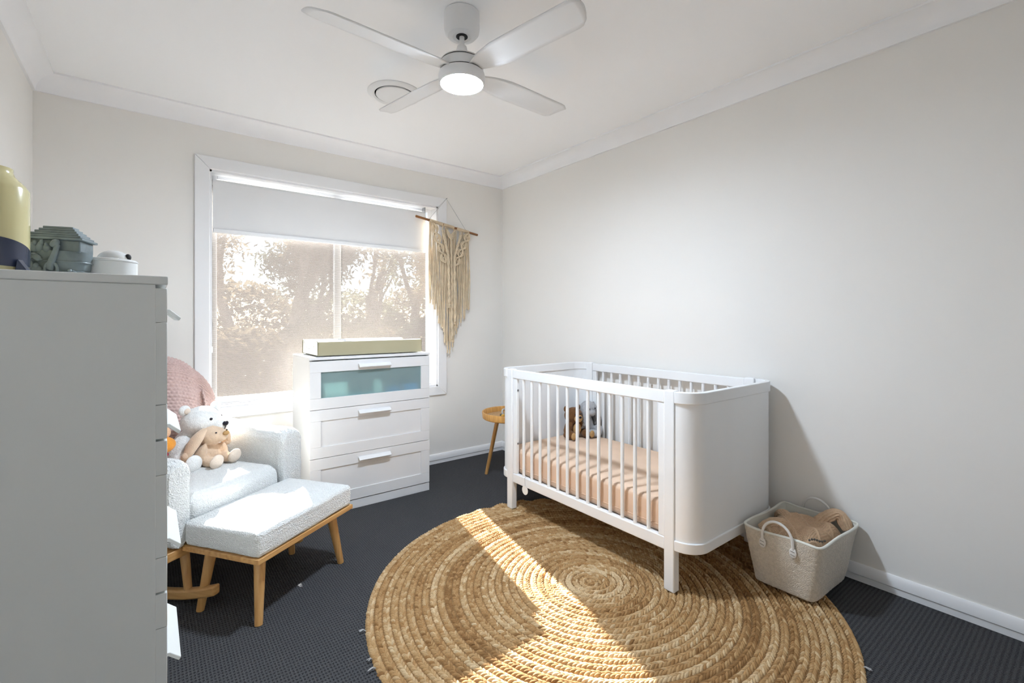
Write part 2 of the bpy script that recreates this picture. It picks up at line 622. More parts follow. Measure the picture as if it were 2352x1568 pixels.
def thing(name, label, cat, loc=(0, 0, 0), rz=0.0, group=None, local=False):
    """Empty at the base of a thing; with local=True its parts are given in its own axes"""
    o = bpy.data.objects.new(name, None)
    COL.objects.link(o)
    o.location = loc
    o.rotation_euler = (0, 0, rz)
    o.empty_display_size = 0.05
    o['label'] = label
    o['category'] = cat
    if group:
        o['group'] = group
    BASE[o.name] = Vector() if local else Vector(loc)
    return o


def tag(o, label, cat, group=None, kind=None):
    o['label'] = label
    o['category'] = cat
    if group:
        o['group'] = group
    if kind:
        o['kind'] = kind
    return o


def struct(o, label, cat):
    o['kind'] = 'structure'
    o['label'] = label
    o['category'] = cat
    return o


def subsurf(o, lv=2):
    s = o.modifiers.new('subdivision', 'SUBSURF')
    s.levels = lv
    s.render_levels = lv
    return o


def blend(o, voxel, it=6):
    r = o.modifiers.new('remesh', 'REMESH')
    r.mode = 'VOXEL'
    r.voxel_size = voxel
    r.use_smooth_shade = True
    s = o.modifiers.new('smooth', 'SMOOTH')
    s.iterations = it
    s.factor = 0.5
    return o


def fluff(o, amount, size):
    """real nap on a soft thing: displaces its surface with a fine cloud texture"""
    t = bpy.data.textures.new('nap', 'CLOUDS')
    t.noise_scale = size
    t.noise_depth = 1
    d = o.modifiers.new('nap', 'DISPLACE')
    d.texture = t
    d.strength = amount
    d.mid_level = 0.5
    return o


# ------------------------------------------------------------------ the room
XL, XR, YB, YF, H = -0.474, 2.530, 3.41, -0.40, 2.44
WX0, WX1, WZ0, WZ1 = 0.292, 1.868, 0.632, 2.098           # window opening
T = 0.13
struct(G().box(XL - T, XR + T, YF - T, YB + T, -0.10, 0.0).obj('floor', 'carpet'), 'charcoal grey loop pile carpet with small dimples', 'carpet')
struct(G().box(XL - T, XR + T, YF - T, YB + T, H, H + 0.1).obj('ceiling', 'ceiling'), 'flat white painted plasterboard ceiling', 'ceiling')
struct(G().box(XR, XR + T, YF - T, YB + T, 0, H).obj('wall_right', 'wall'), 'long plain warm grey wall behind the cot', 'wall')
struct(G().box(XL - T, XL, YF - T, YB + T, 0, H).obj('wall_left', 'wall'), 'narrow strip of wall left of the window wall', 'wall')
struct(G().box(XL, XR, YF - T, YF, 0, H).obj('wall_front', 'wall'), 'plain wall behind the camera opposite the window', 'wall')
g = G()
g.box(XL, WX0, YB, YB + T, 0, H).box(WX1, XR, YB, YB + T, 0, H)
g.box(WX0, WX1, YB, YB + T, 0, WZ0).box(WX0, WX1, YB, YB + T, WZ1, H)
struct(g.obj('wall_back', 'wall'), 'warm grey wall holding the window', 'wall')


def run(name, m, prof, side, label, cat):
    """moulding along one wall, mitred at both ends; prof = [(out, z)]"""
    def P(o, z, e):
        if side == 'back':
            return ((XL + o) if e == 0 else (XR - o), YB - o, z)
        if side == 'right':
            return (XR - o, (YB - o) if e == 0 else (YF + o), z)
        if side == 'left':
            return (XL + o, (YF + o) if e == 0 else (YB - o), z)
        return ((XR - o) if e == 0 else (XL + o), YF + o, z)
    n = len(prof)
    v = [P(o, z, 0) for o, z in prof] + [P(o, z, 1) for o, z in prof]
    f = [(i, (i + 1) % n, n + (i + 1) % n, n + i) for i in range(n)] + [tuple(range(n)), tuple(range(n, 2 * n))]
    return struct(G().add(v, f).obj(name, m), label, cat)


CV = 0.088
cove = [(0, H), (0, H - CV)] + [(0.012 + 0.0, H - CV)]
for k in range(1, 9):
    a = k / 9 * PI / 2
    cove.append((CV - (CV - 0.012) * math.cos(a) * 1.0, H - 0.010 - (CV - 0.010) * (1 - math.sin(a))))
cove += [(CV, H - 0.010), (CV, H)]
skirt = [(0, 0), (0.008, 0), (0.008, 0.027), (0.013, 0.031), (0.013, 0.068), (0.006, 0.078), (0, 0.079)]
for i, sd in enumerate(('back', 'right', 'left', 'front')):
    run('trim_%d' % (i + 1), 'cornice', cove, sd, 'white coved cornice along the %s' % {'back': 'window wall', 'right': 'long cot wall', 'left': 'side wall by the tall chest', 'front': 'wall behind the camera'}[sd], 'cornice')
    run('baseboard_' + sd, 'trim', skirt, sd, 'white skirting board along the %s' % {'back': 'window wall', 'right': 'long cot wall', 'left': 'side wall by the tall chest', 'front': 'wall behind the camera'}[sd], 'skirting board')

# window: architrave, reveal, sliding frame, two panes
win = bpy.data.objects.new('window_1', None)
COL.objects.link(win)
win.location = ((WX0 + WX1) / 2, YB, WZ0)
BASE['window_1'] = Vector(win.location)
struct(win, 'wide white sliding window with mitred architrave', 'window')
AO = 0.077
ax0, ax1, az0, az1 = WX0 - AO, WX1 + AO, WZ0 - 0.071, WZ1 + AO
yo, yi = YB - 0.018, YB
arch = [[(ax0, az1), (ax1, az1), (WX1, WZ1), (WX0, WZ1)], [(ax0, az0), (WX0, WZ0), (WX1, WZ0), (ax1, az0)],
        [(ax0, az0), (ax0, az1), (WX0, WZ1), (WX0, WZ0)], [(ax1, az1), (ax1, az0), (WX1, WZ0), (WX1, WZ1)]]
for q in arch:
    G().prism(q, yo, yi, 'y').obj('architrave_board', 'trim', win, bevel=0.004)
RV = 0.012
G().box(WX0 - 0.001, WX0 + RV, YB - 0.004, YB + T, WZ0, WZ1).obj('reveal_board', 'trim', win)
G().box(WX1 - RV, WX1 + 0.001, YB - 0.004, YB + T, WZ0, WZ1).obj('reveal_board', 'trim', win)
G().box(WX0, WX1, YB - 0.004, YB + T, WZ1 - RV, WZ1 + 0.001).obj('reveal_board', 'trim', win)
G().box(WX0, WX1, YB - 0.004, YB + T, WZ0 - 0.001, WZ0 + RV).obj('window_sill', 'trim', win)
fx0, fx1, fz0, fz1 = WX0 + RV, WX1 - RV, WZ0 + RV, WZ1 - RV
fy0, fy1 = YB + 0.082, YB + 0.125
g = G()
g.box(fx0, fx0 + 0.035, fy0, fy1, fz0, fz1).box(fx1 - 0.035, fx1, fy0, fy1, fz0, fz1)
g.box(fx0 + 0.0355, fx1 - 0.0355, fy0, fy1, fz0, fz0 + 0.035).box(fx0 + 0.0355, fx1 - 0.0355, fy0, fy1, fz1 - 0.020, fz1)
g.obj('window_frame', 'alu', win, bevel=0.002)
mx0, mx1 = 1.070, 1.118
G().box(mx0, mx1, fy0 + 0.004, fy1 - 0.004, fz0 + 0.035, fz1 - 0.020).obj('mullion', 'alu', win, bevel=0.002)
for a, b, yy in ((fx0 + 0.03, mx0 + 0.005, fy0 + 0.018), (mx1 - 0.005, fx1 - 0.03, fy0 + 0.026)):
    G().box(a, b, yy, yy + 0.004, fz0 + 0.03, fz1 - 0.016).obj('pane', 'glass', win)

# ------------------------------------------------------------------ roller blinds
BX0, BX1 = 0.309, 1.786


def bead_chain(x, y, z0, z1, parent):
    g = G()
    for dx in (-0.005, 0.005):
        g.tube([(x + dx, y, z0), (x + dx, y, z1)], 0.0008, 5)
        k = z0
        while k < z1:
            g.ell((x + dx, y, k), (0.0022, 0.0022, 0.0022), n=6, m=4)
            k += 0.0065
    o = g.obj('bead_chain', 'chain', parent)
    o['kind'] = 'stuff'
    G().box(x - 0.010, x + 0.010, y - 0.005, y + 0.005, z0 - 0.03, z0 + 0.01).obj('chain_weight', 'chain', parent, bevel=0.003)


bl = thing('roller_blind', 'opaque pale grey blockout roller blind pulled a fifth down', 'blind', (1.04, 3.425, 1.715))
G().box(BX0 + 0.002, BX1 - 0.022, 3.4245, 3.4255, 1.738, 2.030).obj('blind_cloth', 'blockout', bl)
bmx = Matrix.Rotation(PI / 2, 4, 'Y')
G().tube([(BX0, 3.442, 2.030), (BX1 - 0.02, 3.442, 2.030)], 0.0175, 20).obj('roller_tube', 'blockout', bl)
G().box(BX0 + 0.002, BX1 - 0.022, 3.418, 3.432, 1.715, 1.742).obj('bottom_rail', 'alu', bl, bevel=0.004)
for x in (BX0 - 0.006, BX1 - 0.018):
    G().box(x, x + 0.004, 3.436, 3.488, 1.984, 2.086).obj('bracket', 'steel', bl)
bead_chain(0.300, 3.420, 1.00, 2.030, bl)

sb = thing('sunscreen_blind', 'sheer beige sunscreen roller blind letting the trees show through', 'blind', (1.04, 3.462, 0.655))
G().grid(lambda i, j: (BX0 + (BX1 - BX0) * i, 3.4618, 0.669 + 1.347 * j), 2, 2).obj('blind_cloth', 'sunscreen', sb)
G().tube([(BX0, 3.477, 2.016), (BX1, 3.477, 2.016)], 0.0150, 20).obj('roller_tube', 'chain', sb)
G().box(BX0, BX1, 3.455, 3.469, 0.648, 0.672).obj('bottom_rail', 'alu', sb, bevel=0.004)
bead_chain(0.3065, 3.474, 1.15, 2.016, sb)


# ------------------------------------------------------------------ chests of drawers
def handle(L, cx, cz, parent):
    """bent plate pull: goes out, then folds down; local front is -y"""
    t = 0.0075
    p = [(0, 0), (-0.011, 0), (-0.030, -0.017), (-0.030 + 0.004, -0.017 - 0.006), (-0.011 + 0.002, -t), (0, -t)]
    G().prism([(a, cz + b) for a, b in p], cx - L / 2, cx + L / 2, 'x').obj('handle', parent['_m'], parent, bevel=0.0012)


def chest(name, label, loc, rz, W, D, Ht, n, dh, m, glass_first, top_t=0.016, topgap=0.006, rail=0.066, stile=0.064, hl=0.208, seams=0.0012):
    t = thing(name, label, 'chest of drawers', loc, rz, local=True)
    ft = 0.018
    G().box(-0.002, W + 0.002, -0.001, D, Ht - top_t, Ht).obj('top', m, t, bevel=0.0015)
    G().box(0, 0.016, ft - 0.004, D, 0, Ht - top_t).obj('side_panel', m, t, bevel=0.001)
    G().box(W - 0.016, W, ft - 0.004, D, 0, Ht - top_t).obj('side_panel', m, t, bevel=0.001)
    G().box(0.016, W - 0.016, D - 0.008, D - 0.003, 0.02, Ht - top_t).obj('back_panel', m, t)
    zt = Ht - top_t - topgap
    pl = zt - n * dh
    G().box(0.0, W, 0.004, 0.022, 0, pl - 0.004).obj('plinth', m, t, bevel=0.001)
    for k in range(n):
        z1 = zt - k * dh - 0.0015
        z0 = zt - (k + 1) * dh + 0.0015
        g = G()
        e = seams / 2
        g.box(0.001, W - 0.001, 0, ft, z1 - rail, z1).box(0.001, W - 0.001, 0, ft, z0, z0 + rail)
        g.box(0.001, stile, 0, ft, z0 + rail + e, z1 - rail - e).box(W - stile, W - 0.001, 0, ft, z0 + rail + e, z1 - rail - e)
        d = g.obj('drawer', m, t, bevel=0.0008, seg=1)
        d['_m'] = m
        if glass_first and k == 0:
            G().grid(lambda i, j: (stile - 0.004 + (W - 2 * stile + 0.008) * i, 0.009, z0 + rail - 0.004 + (z1 - z0 - 2 * rail + 0.008) * j), 2, 2).obj('frosted_pane', 'frosted', d, fix=False)
        else:
            G().box(stile - 0.004, W - stile + 0.004, 0.0065, 0.014, z0 + rail - 0.004, z1 - rail + 0.004).obj('panel', m, d)
        g = G()
        g.box(0.03, W - 0.03, ft + 0.004, D - 0.02, z0 + 0.012, z0 + 0.02)
        g.box(0.022, 0.034, ft + 0.002, D - 0.02, z0 + 0.012, z0 + dh * 0.62).box(W - 0.034, W - 0.022, ft + 0.002, D - 0.02, z0 + 0.012, z0 + dh * 0.62)
        g.obj('drawer_box', m, d)
        handle(hl, W / 2, z1 - 0.026, d)
        del d['_m']
    return t


CH = (0.746, 2.906, 0)
chest('drawer_chest', 'low white three drawer chest with a frosted glass top drawer', CH, 0, 0.784, 0.41, 0.95, 3, 0.2905, 'cabinet', True)
# things behind the frosted drawer glass
zb = 0.95 - 0.022 - 0.2905 + 0.0015 + 0.0205
g = G().lathe([(0, 0), (0.03, 0), (0.032, 0.01), (0.032, 0.10), (0.02, 0.125), (0.012, 0.13)], 20)
b = g.obj('lotion_bottle', 'mint')
b.location = (0.746 + 0.43, 2.960, zb)
tag(b, 'pale blurred bottle behind the middle of the frosted drawer glass', 'bottle')
b = G().box(-0.075, 0.075, 0.0, 0.10, 0, 0.135).obj('storage_tub', 'mint', bevel=0.015, seg=3)
b.location = (0.746 + 0.16, 2.930, zb)
tag(b, 'wide pale tub behind the left half of the frosted drawer glass', 'tub')
b = G().box(-0.09, 0.09, 0, 0.09, 0, 0.058).obj('wipes_packet', 'teal', bevel=0.012, seg=3)
b.location = (0.746 + 0.305, 2.932, zb)
tag(b, 'flat dark teal packet behind the frosted drawer glass', 'packet')
b = G().box(-0.05, 0.05, 0, 0.08, 0, 0.085).obj('cream_carton', 'blue', bevel=0.004)
b.location = (0.746 + 0.655, 2.930, zb)
tag(b, 'small blue carton at the right end behind the frosted drawer glass', 'carton')
b = G().box(-0.05, 0.05, 0, 0.07, 0, 0.075).obj('nappy_packet', 'blue', bevel=0.02, seg=3)
b.location = (0.746 + 0.535, 2.934, zb)
tag(b, 'rounded blue packet beside the pale bottle in the frosted drawer', 'packet')

# tall chest in front at the left: fronts face +x
TB = (0.0215, 0.876, 0)
chest('tall_chest', 'tall pale grey five drawer chest seen from its side', TB, PI / 2, 0.78, 0.41, 1.24, 5, 0.229, 'tallboy', False, top_t=0.0125, topgap=0.004, rail=0.051, stile=0.06)

# ------------------------------------------------------------------ changing pad
px0, px1, py0, py1, pz = 0.803, 1.487, 2.945, 3.296, 0.952
pad = thing('changing_pad', 'white vinyl changing pad with olive sides on the drawer chest', 'changing pad', ((px0 + px1) / 2, (py0 + py1) / 2, pz))
D_ = py1 - py0
prof = [(0, 0.004), (0, 0.085), (0.012, 0.092), (0.045, 0.088), (0.10, 0.048), (0.125, 0.042), (D_ - 0.125, 0.042), (D_ - 0.10, 0.048), (D_ - 0.045, 0.088), (D_ - 0.012, 0.092), (D_, 0.085), (D_, 0.004)]
G().prism([(py0 + a, pz + b) for a, b in prof], px0, px1, 'x').obj('cushion', 'vinyl', pad, bevel=0.004, smooth=50)
for yy in (py0, py1):
    s = -1 if yy == py0 else 1
    G().box(px0 + 0.001, px1 - 0.001, min(yy, yy + s * 0.004), max(yy, yy + s * 0.004), pz + 0.003, pz + 0.088).obj('side_cover', 'olive', pad, bevel=0.0025)
for xx in (px0 - 0.001, px1 + 0.001):
    G().tube([(xx, py0 + a, pz + b) for a, b in prof], 0.0018, 6, closed=True).obj('piping', 'piping', pad)
for a in (0.10, 0.55):
    for b in (0.06, 0.27):
        G().lathe([(0.014, 0), (0.014, 0.006)], 12, (px0 + a, py0 + b, 0.95)).obj('foot', 'dark', pad)

# ------------------------------------------------------------------ cot
cx0, cx1, cy0, cy1 = 1.757, 2.507, 1.050, 2.420
cot = thing('cot', 'white slatted baby cot with rounded solid ends on a jute rug', 'cot', ((cx0 + cx1) / 2, (cy0 + cy1) / 2, 0))
PY = [(1.149, 1.200), (2.270, 2.321)]
for k, (ya, yb) in enumerate(PY):
    for xa, xb in ((cx0, cx0 + 0.04), (cx1 - 0.04, cx1)):
        zb0 = 0.013 if not (k == 1 and xa > 2.2) else 0.0
        G().box(xa, xb, ya, yb, zb0, 0.8725).obj('post', 'cot', cot, bevel=0.005, seg=3)


def u_path(r_in, sgn):
    """plan of a rounded end, offset inwards by r_in; sgn -1: near end, +1: far end"""
    ye = cy0 if sgn < 0 else cy1
    ys = PY[0][0] if sgn < 0 else PY[1][1]
    R = 0.099
    pts = [(cx0 + r_in, ys)]
    yc = ye - sgn * R
    for k in range(13):
        a = k / 12 * PI / 2
        pts.append((cx0 + R - (R - r_in) * math.cos(a), yc + sgn * (R - r_in) * math.sin(a)))
    for k in range(13):
        a = PI / 2 - k / 12 * PI / 2
        pts.append((cx1 - R + (R - r_in) * math.cos(a), yc + sgn * (R - r_in) * math.sin(a)))
    pts.append((cx1 - r_in, ys))
    return pts


def sweep_wall(sgn, o, i, z0, z1, name):
    po, pi_ = u_path(o, sgn), u_path(i, sgn)
    n = len(po)
    v = [(x, y, z0) for x, y in po] + [(x, y, z1) for x, y in po] + [(x, y, z1) for x, y in pi_] + [(x, y, z0) for x, y in pi_]
    f = []
    for k in range(n - 1):
        for a, b in ((0, 1), (1, 2), (2, 3), (3, 0)):
            f.append((a * n + k, a * n + k + 1, b * n + k + 1, b * n + k))
    f += [(0, n, 2 * n, 3 * n), (n - 1, 2 * n - 1, 3 * n - 1, 4 * n - 1)]
    return G().add(v, f).obj(name, 'cot', cot, bevel=0.003, smooth=40)


for sgn in (-1, 1):
    sweep_wall(sgn, 0.0, 0.026, 0.820, 0.870, 'end_rail')
    sweep_wall(sgn, 0.007, 0.020, 0.230, 0.825, 'end_panel')
    sweep_wall(sgn, 0.0, 0.026, 0.196, 0.240, 'end_base_rail')
for xa, xb in ((cx0 + 0.007, cx0 + 0.033), (cx1 - 0.033, cx1 - 0.007)):
    G().box(xa, xb, 1.2005, 2.2695, 0.815, 0.868).obj('top_rail', 'cot', cot, bevel=0.004)
    G().box(xa, xb, 1.2005, 2.2695, 0.180, 0.235).obj('bottom_rail', 'cot', cot, bevel=0.004)
    for ya, yb in ((1.2010, 1.2340), (2.2360, 2.2690)):
        G().box(xa + 0.003, xb - 0.003, ya, yb, 0.2352, 0.8148).obj('stile', 'cot', cot, bevel=0.003)
    xm = (xa + xb) / 2
    for k in range(13):
        y = 2.179 - k * 0.074
        G().tube([(xm, y, 0.230), (xm, y, 0.82)], 0.0088, 12, cap=False).obj('slat', 'cot', cot)
for z in (0.42, 0.745):
    g = G().lathe([(0, 0), (0.006, 0), (0.006, 0.003), (0.0, 0.003)], 12)
    o = g.obj('screw', 'steel', cot, off=(0, 0, 0))
    o.rotation_euler = (PI / 2, 0, 0)
    o.location = Vector((cx0 + 0.020, 2.236, z)) - BASE[cot.name]
G().box(cx0 + 0.034, cx1 - 0.034, 1.09, 2.38, 0.205, 0.225).obj('base_board', 'cot', cot)

mt = thing('cot_mattress', 'cot mattress in a smooth peach fitted sheet', 'mattress', (2.132, 1.735, 0.226))
v_mt = G()
m_x0, m_x1, m_y0, m_y1, m_z0, m_z1 = 1.800, 2.464, 1.086, 2.384, 0.226, 0.372


def rbox(x0, x1, y0, y1, z0, z1, rc, re, n=10, dome=0.0, ne=5):
    """soft box: rounded plan corners (rc) and rounded top and bottom edges (re)"""
    g = G()
    rings = []
    for k in range(ne + 1):
        a = k / ne * PI / 2
        rings.append((re - re * math.sin(a), z0 + re - re * math.cos(a)))
    for k in range(ne + 1):
        a = k / ne * PI / 2
        rings.append((re - re * math.cos(a), z1 - re + re * math.sin(a)))
    P = []
    for ins, z in rings:
        ring = []
        for cxx, cyy, a0 in ((x1 - rc, y1 - rc, 0), (x0 + rc, y1 - rc, 1), (x0 + rc, y0 + rc, 2), (x1 - rc, y0 + rc, 3)):
            for j in range(n + 1):
                a = a0 * PI / 2 + j / n * PI / 2
                rr = max(rc - ins, 0.0005)
                ring.append((cxx + rr * math.cos(a), cyy + rr * math.sin(a), z))
        P.append(ring)
    m = len(P[0])
    cx_, cy_ = (x0 + x1) / 2, (y0 + y1) / 2
    base = len(P)
    for s_ in (0.75, 0.5, 0.25):
        P.append([(cx_ + (p[0] - cx_) * s_, cy_ + (p[1] - cy_) * s_, z1 + dome * (1 - s_ * s_)) for p in P[base - 1]])
    v = [p for r in P for p in r]
    f = []
    for i in range(len(P) - 1):
        for j in range(m):
            j2 = (j + 1) % m
            f.append((i * m + j, i * m + j2, (i + 1) * m + j2, (i + 1) * m + j))
    f.append(tuple(range(m))[::-1])
    c = len(v)
    v.append((cx_, cy_, z1 + dome))
    L = (len(P) - 1) * m
    f += [(L + j, L + (j + 1) % m, c) for j in range(m)]
    return g.add(v, f)


rbox(m_x0, m_x1, m_y0, m_y1, m_z0, m_z1, 0.075, 0.022, dome=0.004).obj('sheet_cover', 'sheet', mt, smooth=60)
G().tube([(x, y, 0.262) for x, y in [(m_x0 - 0.001, m_y0 + 0.08 + k * 0.04) for k in range(29)]], 0.0022, 6).obj('seam', 'sheet', mt)

tg = thing('hang_tag', 'round white cardboard tag hanging under the cot side rail', 'tag', (1.7595, 2.147, 0.135))
G().lathe([(0, 0), (0.0265, 0), (0.0265, 0.002), (0, 0.002)], 28, mtx=Matrix.Translation((1.7585, 2.147, 0.165)) @ Matrix.Rotation(PI / 2, 4, 'Y')).obj('disc', 'white_plastic', tg)
G().tube([(1.7600, 2.147, 0.190), (1.7610, 2.149, 0.210), (1.7625, 2.152, 0.236), (1.775, 2.155, 0.2385)], 0.0012, 6).obj('string_loop', 'string', tg)


# ------------------------------------------------------------------ plush helper
def ear_shape(g, a, b, w, t):
    """flat drooping ear from a to b"""
    a, b = Vector(a), Vector(b)
    n = 9
    pts = []
    rr = []
    for k in range(n):
        s = k / (n - 1)
        p = a.lerp(b, s)
        p.z += 0.25 * (a - b).length * math.sin(s * PI) * 0.35
        pts.append(p)
        rr.append(w * (0.45 + 0.75 * math.sin(0.25 + s * 2.3) ** 1.3))
    g.tube(pts, rr, 14, flat=t)
    g.ell(b, (rr[-1] * 1.0, rr[-1] * 0.9, rr[-1] * 0.9), n=12, m=8)
    return g


# toys in the cot
bb = thing('plush_bear', 'dark brown plush bear with tan muzzle sitting in the cot corner', 'plush toy', (2.285, 2.285, 0.374))
z = 0.374
g = G().ell((2.285, 2.285, z + 0.055), (0.055, 0.05, 0.062)).ell((2.285, 2.268, z + 0.150), (0.068, 0.058, 0.056))
g.ell((2.225, 2.235, z + 0.028), (0.030, 0.052, 0.028), (0, 0, 0.5)).ell((2.345, 2.215, z + 0.030), (0.030, 0.055, 0.029), (0, 0, -0.35))
g.ell((2.230, 2.262, z + 0.075), (0.022, 0.026, 0.045), (0.4, 0.5, 0)).ell((2.342, 2.258, z + 0.075), (0.022, 0.026, 0.045), (0.4, -0.5, 0))
blend(g.obj('body', 'plush_brown', bb), 0.006)
for sx in (-1, 1):
    blend(G().ell((2.285 + sx * 0.056, 2.280, z + 0.198), (0.022, 0.013, 0.022)).obj('ear', 'plush_brown', bb), 0.004)
    G().ell((2.285 + sx * 0.026 - 0.008, 2.214, z + 0.166), (0.0055, 0.004, 0.0055), n=10, m=8).obj('eye', 'black', bb)
G().ell((2.278, 2.215, z + 0.137), (0.034, 0.024, 0.025)).obj('muzzle', 'plush_tan', bb)
G().ell((2.274, 2.192, z + 0.149), (0.011, 0.007, 0.008), n=12, m=8).obj('nose', 'black', bb)
G().ell((2.290, 2.238, z + 0.062), (0.034, 0.020, 0.042)).obj('belly', 'plush_tan', bb)
for sx, yy, xx in ((-1, 2.188, 2.208), (1, 2.163, 2.357)):
    G().ell((xx, yy, z + 0.032), (0.021, 0.010, 0.024)).obj('sole', 'plush_tan', bb)

gb = thing('plush_rabbit', 'grey plush rabbit with long drooping ears against the cot bars', 'plush toy', (2.415, 2.265, 0.374))
g = G().ell((2.415, 2.275, z + 0.065), (0.060, 0.05, 0.075)).ell((2.412, 2.258, z + 0.180), (0.062, 0.055, 0.058))
g.ell((2.395, 2.185, z + 0.028), (0.028, 0.055, 0.026), (0, 0, 0.3)).ell((2.452, 2.195, z + 0.040), (0.026, 0.038, 0.040))
g.ell((2.355, 2.240, z + 0.085), (0.022, 0.026, 0.050), (0.4, 0.4, 0))
blend(g.obj('body', 'plush_grey', gb), 0.006)
for sx in (-1, 1):
    ear_shape(G(), (2.412 + sx * 0.045, 2.255, z + 0.225), (2.412 + sx * 0.060, 2.225, z + 0.085), 0.026, 0.5).obj('ear', 'plush_grey', gb)
    G().ell((2.405 + sx * 0.028, 2.205, z + 0.190), (0.005, 0.004, 0.006), n=10, m=8).obj('eye', 'black', gb)
G().ell((2.402, 2.205, z + 0.163), (0.030, 0.020, 0.022)).obj('muzzle', 'plush_grey', gb)
G().ell((2.458, 2.232, z + 0.110), (0.010, 0.012, 0.045)).obj('ear_lining', 'plush_dark', gb)

# ------------------------------------------------------------------ armchair and footstool (own axes: x along the seat, y backwards)
ANG = math.atan2(0.57, 0.822)
ORG = (0.333, 2.023)


def tapered_leg(g, top, foot, r0, r1):
    g.tube([top, foot], [r0, r1], 16)
    return g


st = thing('footstool', 'long white boucle footstool on four tapered honey wood legs', 'footstool', (*ORG, 0), ANG, local=True)
sx0, sx1, sy0, sy1 = -0.035, 0.532, -0.035, 0.352
G().box(sx0, sx1, sy0, sy1, 0.250, 0.270).obj('frame', 'oak_x', st, bevel=0.002)
for a, b, c, d in ((0.0, 0.0, 0.035, 0.03), (0.486, 0.0, 0.45, 0.03), (0.0, 0.299, 0.035, 0.275), (0.488, 0.292, 0.45, 0.275)):
    tapered_leg(G(), (c, d, 0.252), (a, b, 0.0), 0.0225, 0.0145).obj('leg', 'oak', st)
o = rbox(sx0 + 0.002, sx1 - 0.002, sy0 + 0.002, sy1 - 0.002, 0.2695, 0.368, 0.022, 0.020, dome=0.028).obj('cushion', 'boucle', st, smooth=70)
subsurf(o, 2)
fluff(o, 0.006, 0.012)

ch = thing('rocking_armchair', 'white boucle rocking armchair with honey wood rockers by the window', 'armchair', (*ORG, 0), ANG, local=True)
AV0, AV1 = -0.100, 0.622            # outer faces of the arms
# timber base
G().box(AV0 + 0.006, AV1 - 0.002, 0.352, 0.98, 0.226, 0.262).obj('frame', 'oak_x', ch, bevel=0.003)
for vx in (0.005, 0.470):
    pts = []
    for k in range(25):
        y = 0.215 + k / 24 * 0.94
        zz = 0.024 + 0.40 * (y - 0.64) ** 2
        pts.append((vx, y, zz))
    g = G()
    n = len(pts)
    hw = 0.0165
    v = []
    for (x, y, zz) in pts:
        v += [(x - hw, y, zz - 0.020), (x + hw, y, zz - 0.020), (x + hw, y, zz + 0.022), (x - hw, y, zz + 0.022)]
    f = []
    for i in range(n - 1):
        for k in range(4):
            f.append((i * 4 + k, i * 4 + (k + 1) % 4, (i + 1) * 4 + (k + 1) % 4, (i + 1) * 4 + k))
    f += [(0, 1, 2, 3), tuple((n - 1) * 4 + k for k in range(4))]
    g.add(v, f)
    g.obj('rocker', 'oak_y', ch, bevel=0.009, seg=3)
    for y0_, y1_ in ((0.41, 0.37), (0.82, 0.90)):
        tapered_leg(G(), (vx - 0.012 * (1 if vx < 0.2 else -1) * -1, y0_, 0.240), (vx, y1_, 0.024 + 0.40 * (y1_ - 0.64) ** 2 + 0.015), 0.019, 0.015).obj('leg', 'oak', ch)
G().tube([(0.005, 0.80, 0.10), (0.470, 0.80, 0.10)], 0.012, 12).obj('stretcher', 'oak_x', ch)
# upholstery
seat = rbox(0.002, 0.474, 0.350, 0.93, 0.2625, 0.452, 0.035, 0.060, dome=0.022)
o = seat.obj('seat_cushion', 'boucle', ch, smooth=80)
subsurf(o, 2)
fluff(o, 0.007, 0.012)


def arm(v0, v1, name):
    """upholstered arm: rounded top, higher towards the back"""
    g = G()
    n = 18
    mid = (v0 + v1) / 2
    hw = (v1 - v0) / 2
    P = []
    ys = [0.345 + 0.035 - 0.035 * math.cos(k / 6 * PI / 2) if k < 6 else 0.0 for k in range(6)]
    stations = []
    for k in range(7):
        a = k / 6 * PI / 2
        stations.append((0.345 + 0.040 * (1 - math.sin(a)), 0.62 + 0.38 * math.sin(a) if False else 1 - 0.22 * (1 - math.sin(a))))
    stations = [(y, s) for y, s in stations][::-1]
    stations = sorted(stations, key=lambda q: q[0])
    stations += [(0.50, 1), (0.62, 1), (0.74, 1), (0.88, 1), (0.97, 0.97), (1.0, 0.8)]
    full = []
    for (y, s) in stations:
        top = 0.615 + 0.035 * max(0.0, (y - 0.42) / 0.5) ** 1.5
        if y < 0.385:
            s2 = math.sqrt(max(0.0, 1 - ((0.385 - y) / 0.041) ** 2))
            top -= 0.035 * (1 - s2)
            wd = hw * (0.80 + 0.20 * s2)
        else:
            wd = hw * (s if y > 0.9 else 1)
        ring = []
        r = wd
        for k in range(n + 1):
            a = PI * k / n
            ring.append((mid + wd * math.cos(a), y, top - r * 0.85 + r * 0.85 * math.sin(a)))
        ring.append((mid - wd * 0.97, y, 0.40))
        ring.append((mid - wd * 0.95, y, 0.262))
        ring.append((mid + wd * 0.95, y, 0.262))
        ring.append((mid + wd * 0.97, y, 0.40))
        full.append(ring)
    m = len(full[0])
    v = [p for r in full for p in r]
    f = []
    for i in range(len(full) - 1):
        for j in range(m):
            j2 = (j + 1) % m
            f.append((i * m + j, i * m + j2, (i + 1) * m + j2, (i + 1) * m + j))
    f += [tuple(range(m)), tuple((len(full) - 1) * m + j for j in range(m))]
    o = g.add(v, f).obj(name, 'boucle', ch, smooth=60)
    subsurf(o, 2)
    return fluff(o, 0.007, 0.012)


arm(AV0, 0.0, 'arm')
arm(0.478, AV1, 'arm')
BC = 0.238                         # centre of the back


def ztop(v, hw=0.305, top=0.975, base=0.52):
    t = min(abs(v - BC) / hw, 1.0)
    return base + (top - base) * (1 - t ** 3.0) ** (1 / 2.2)


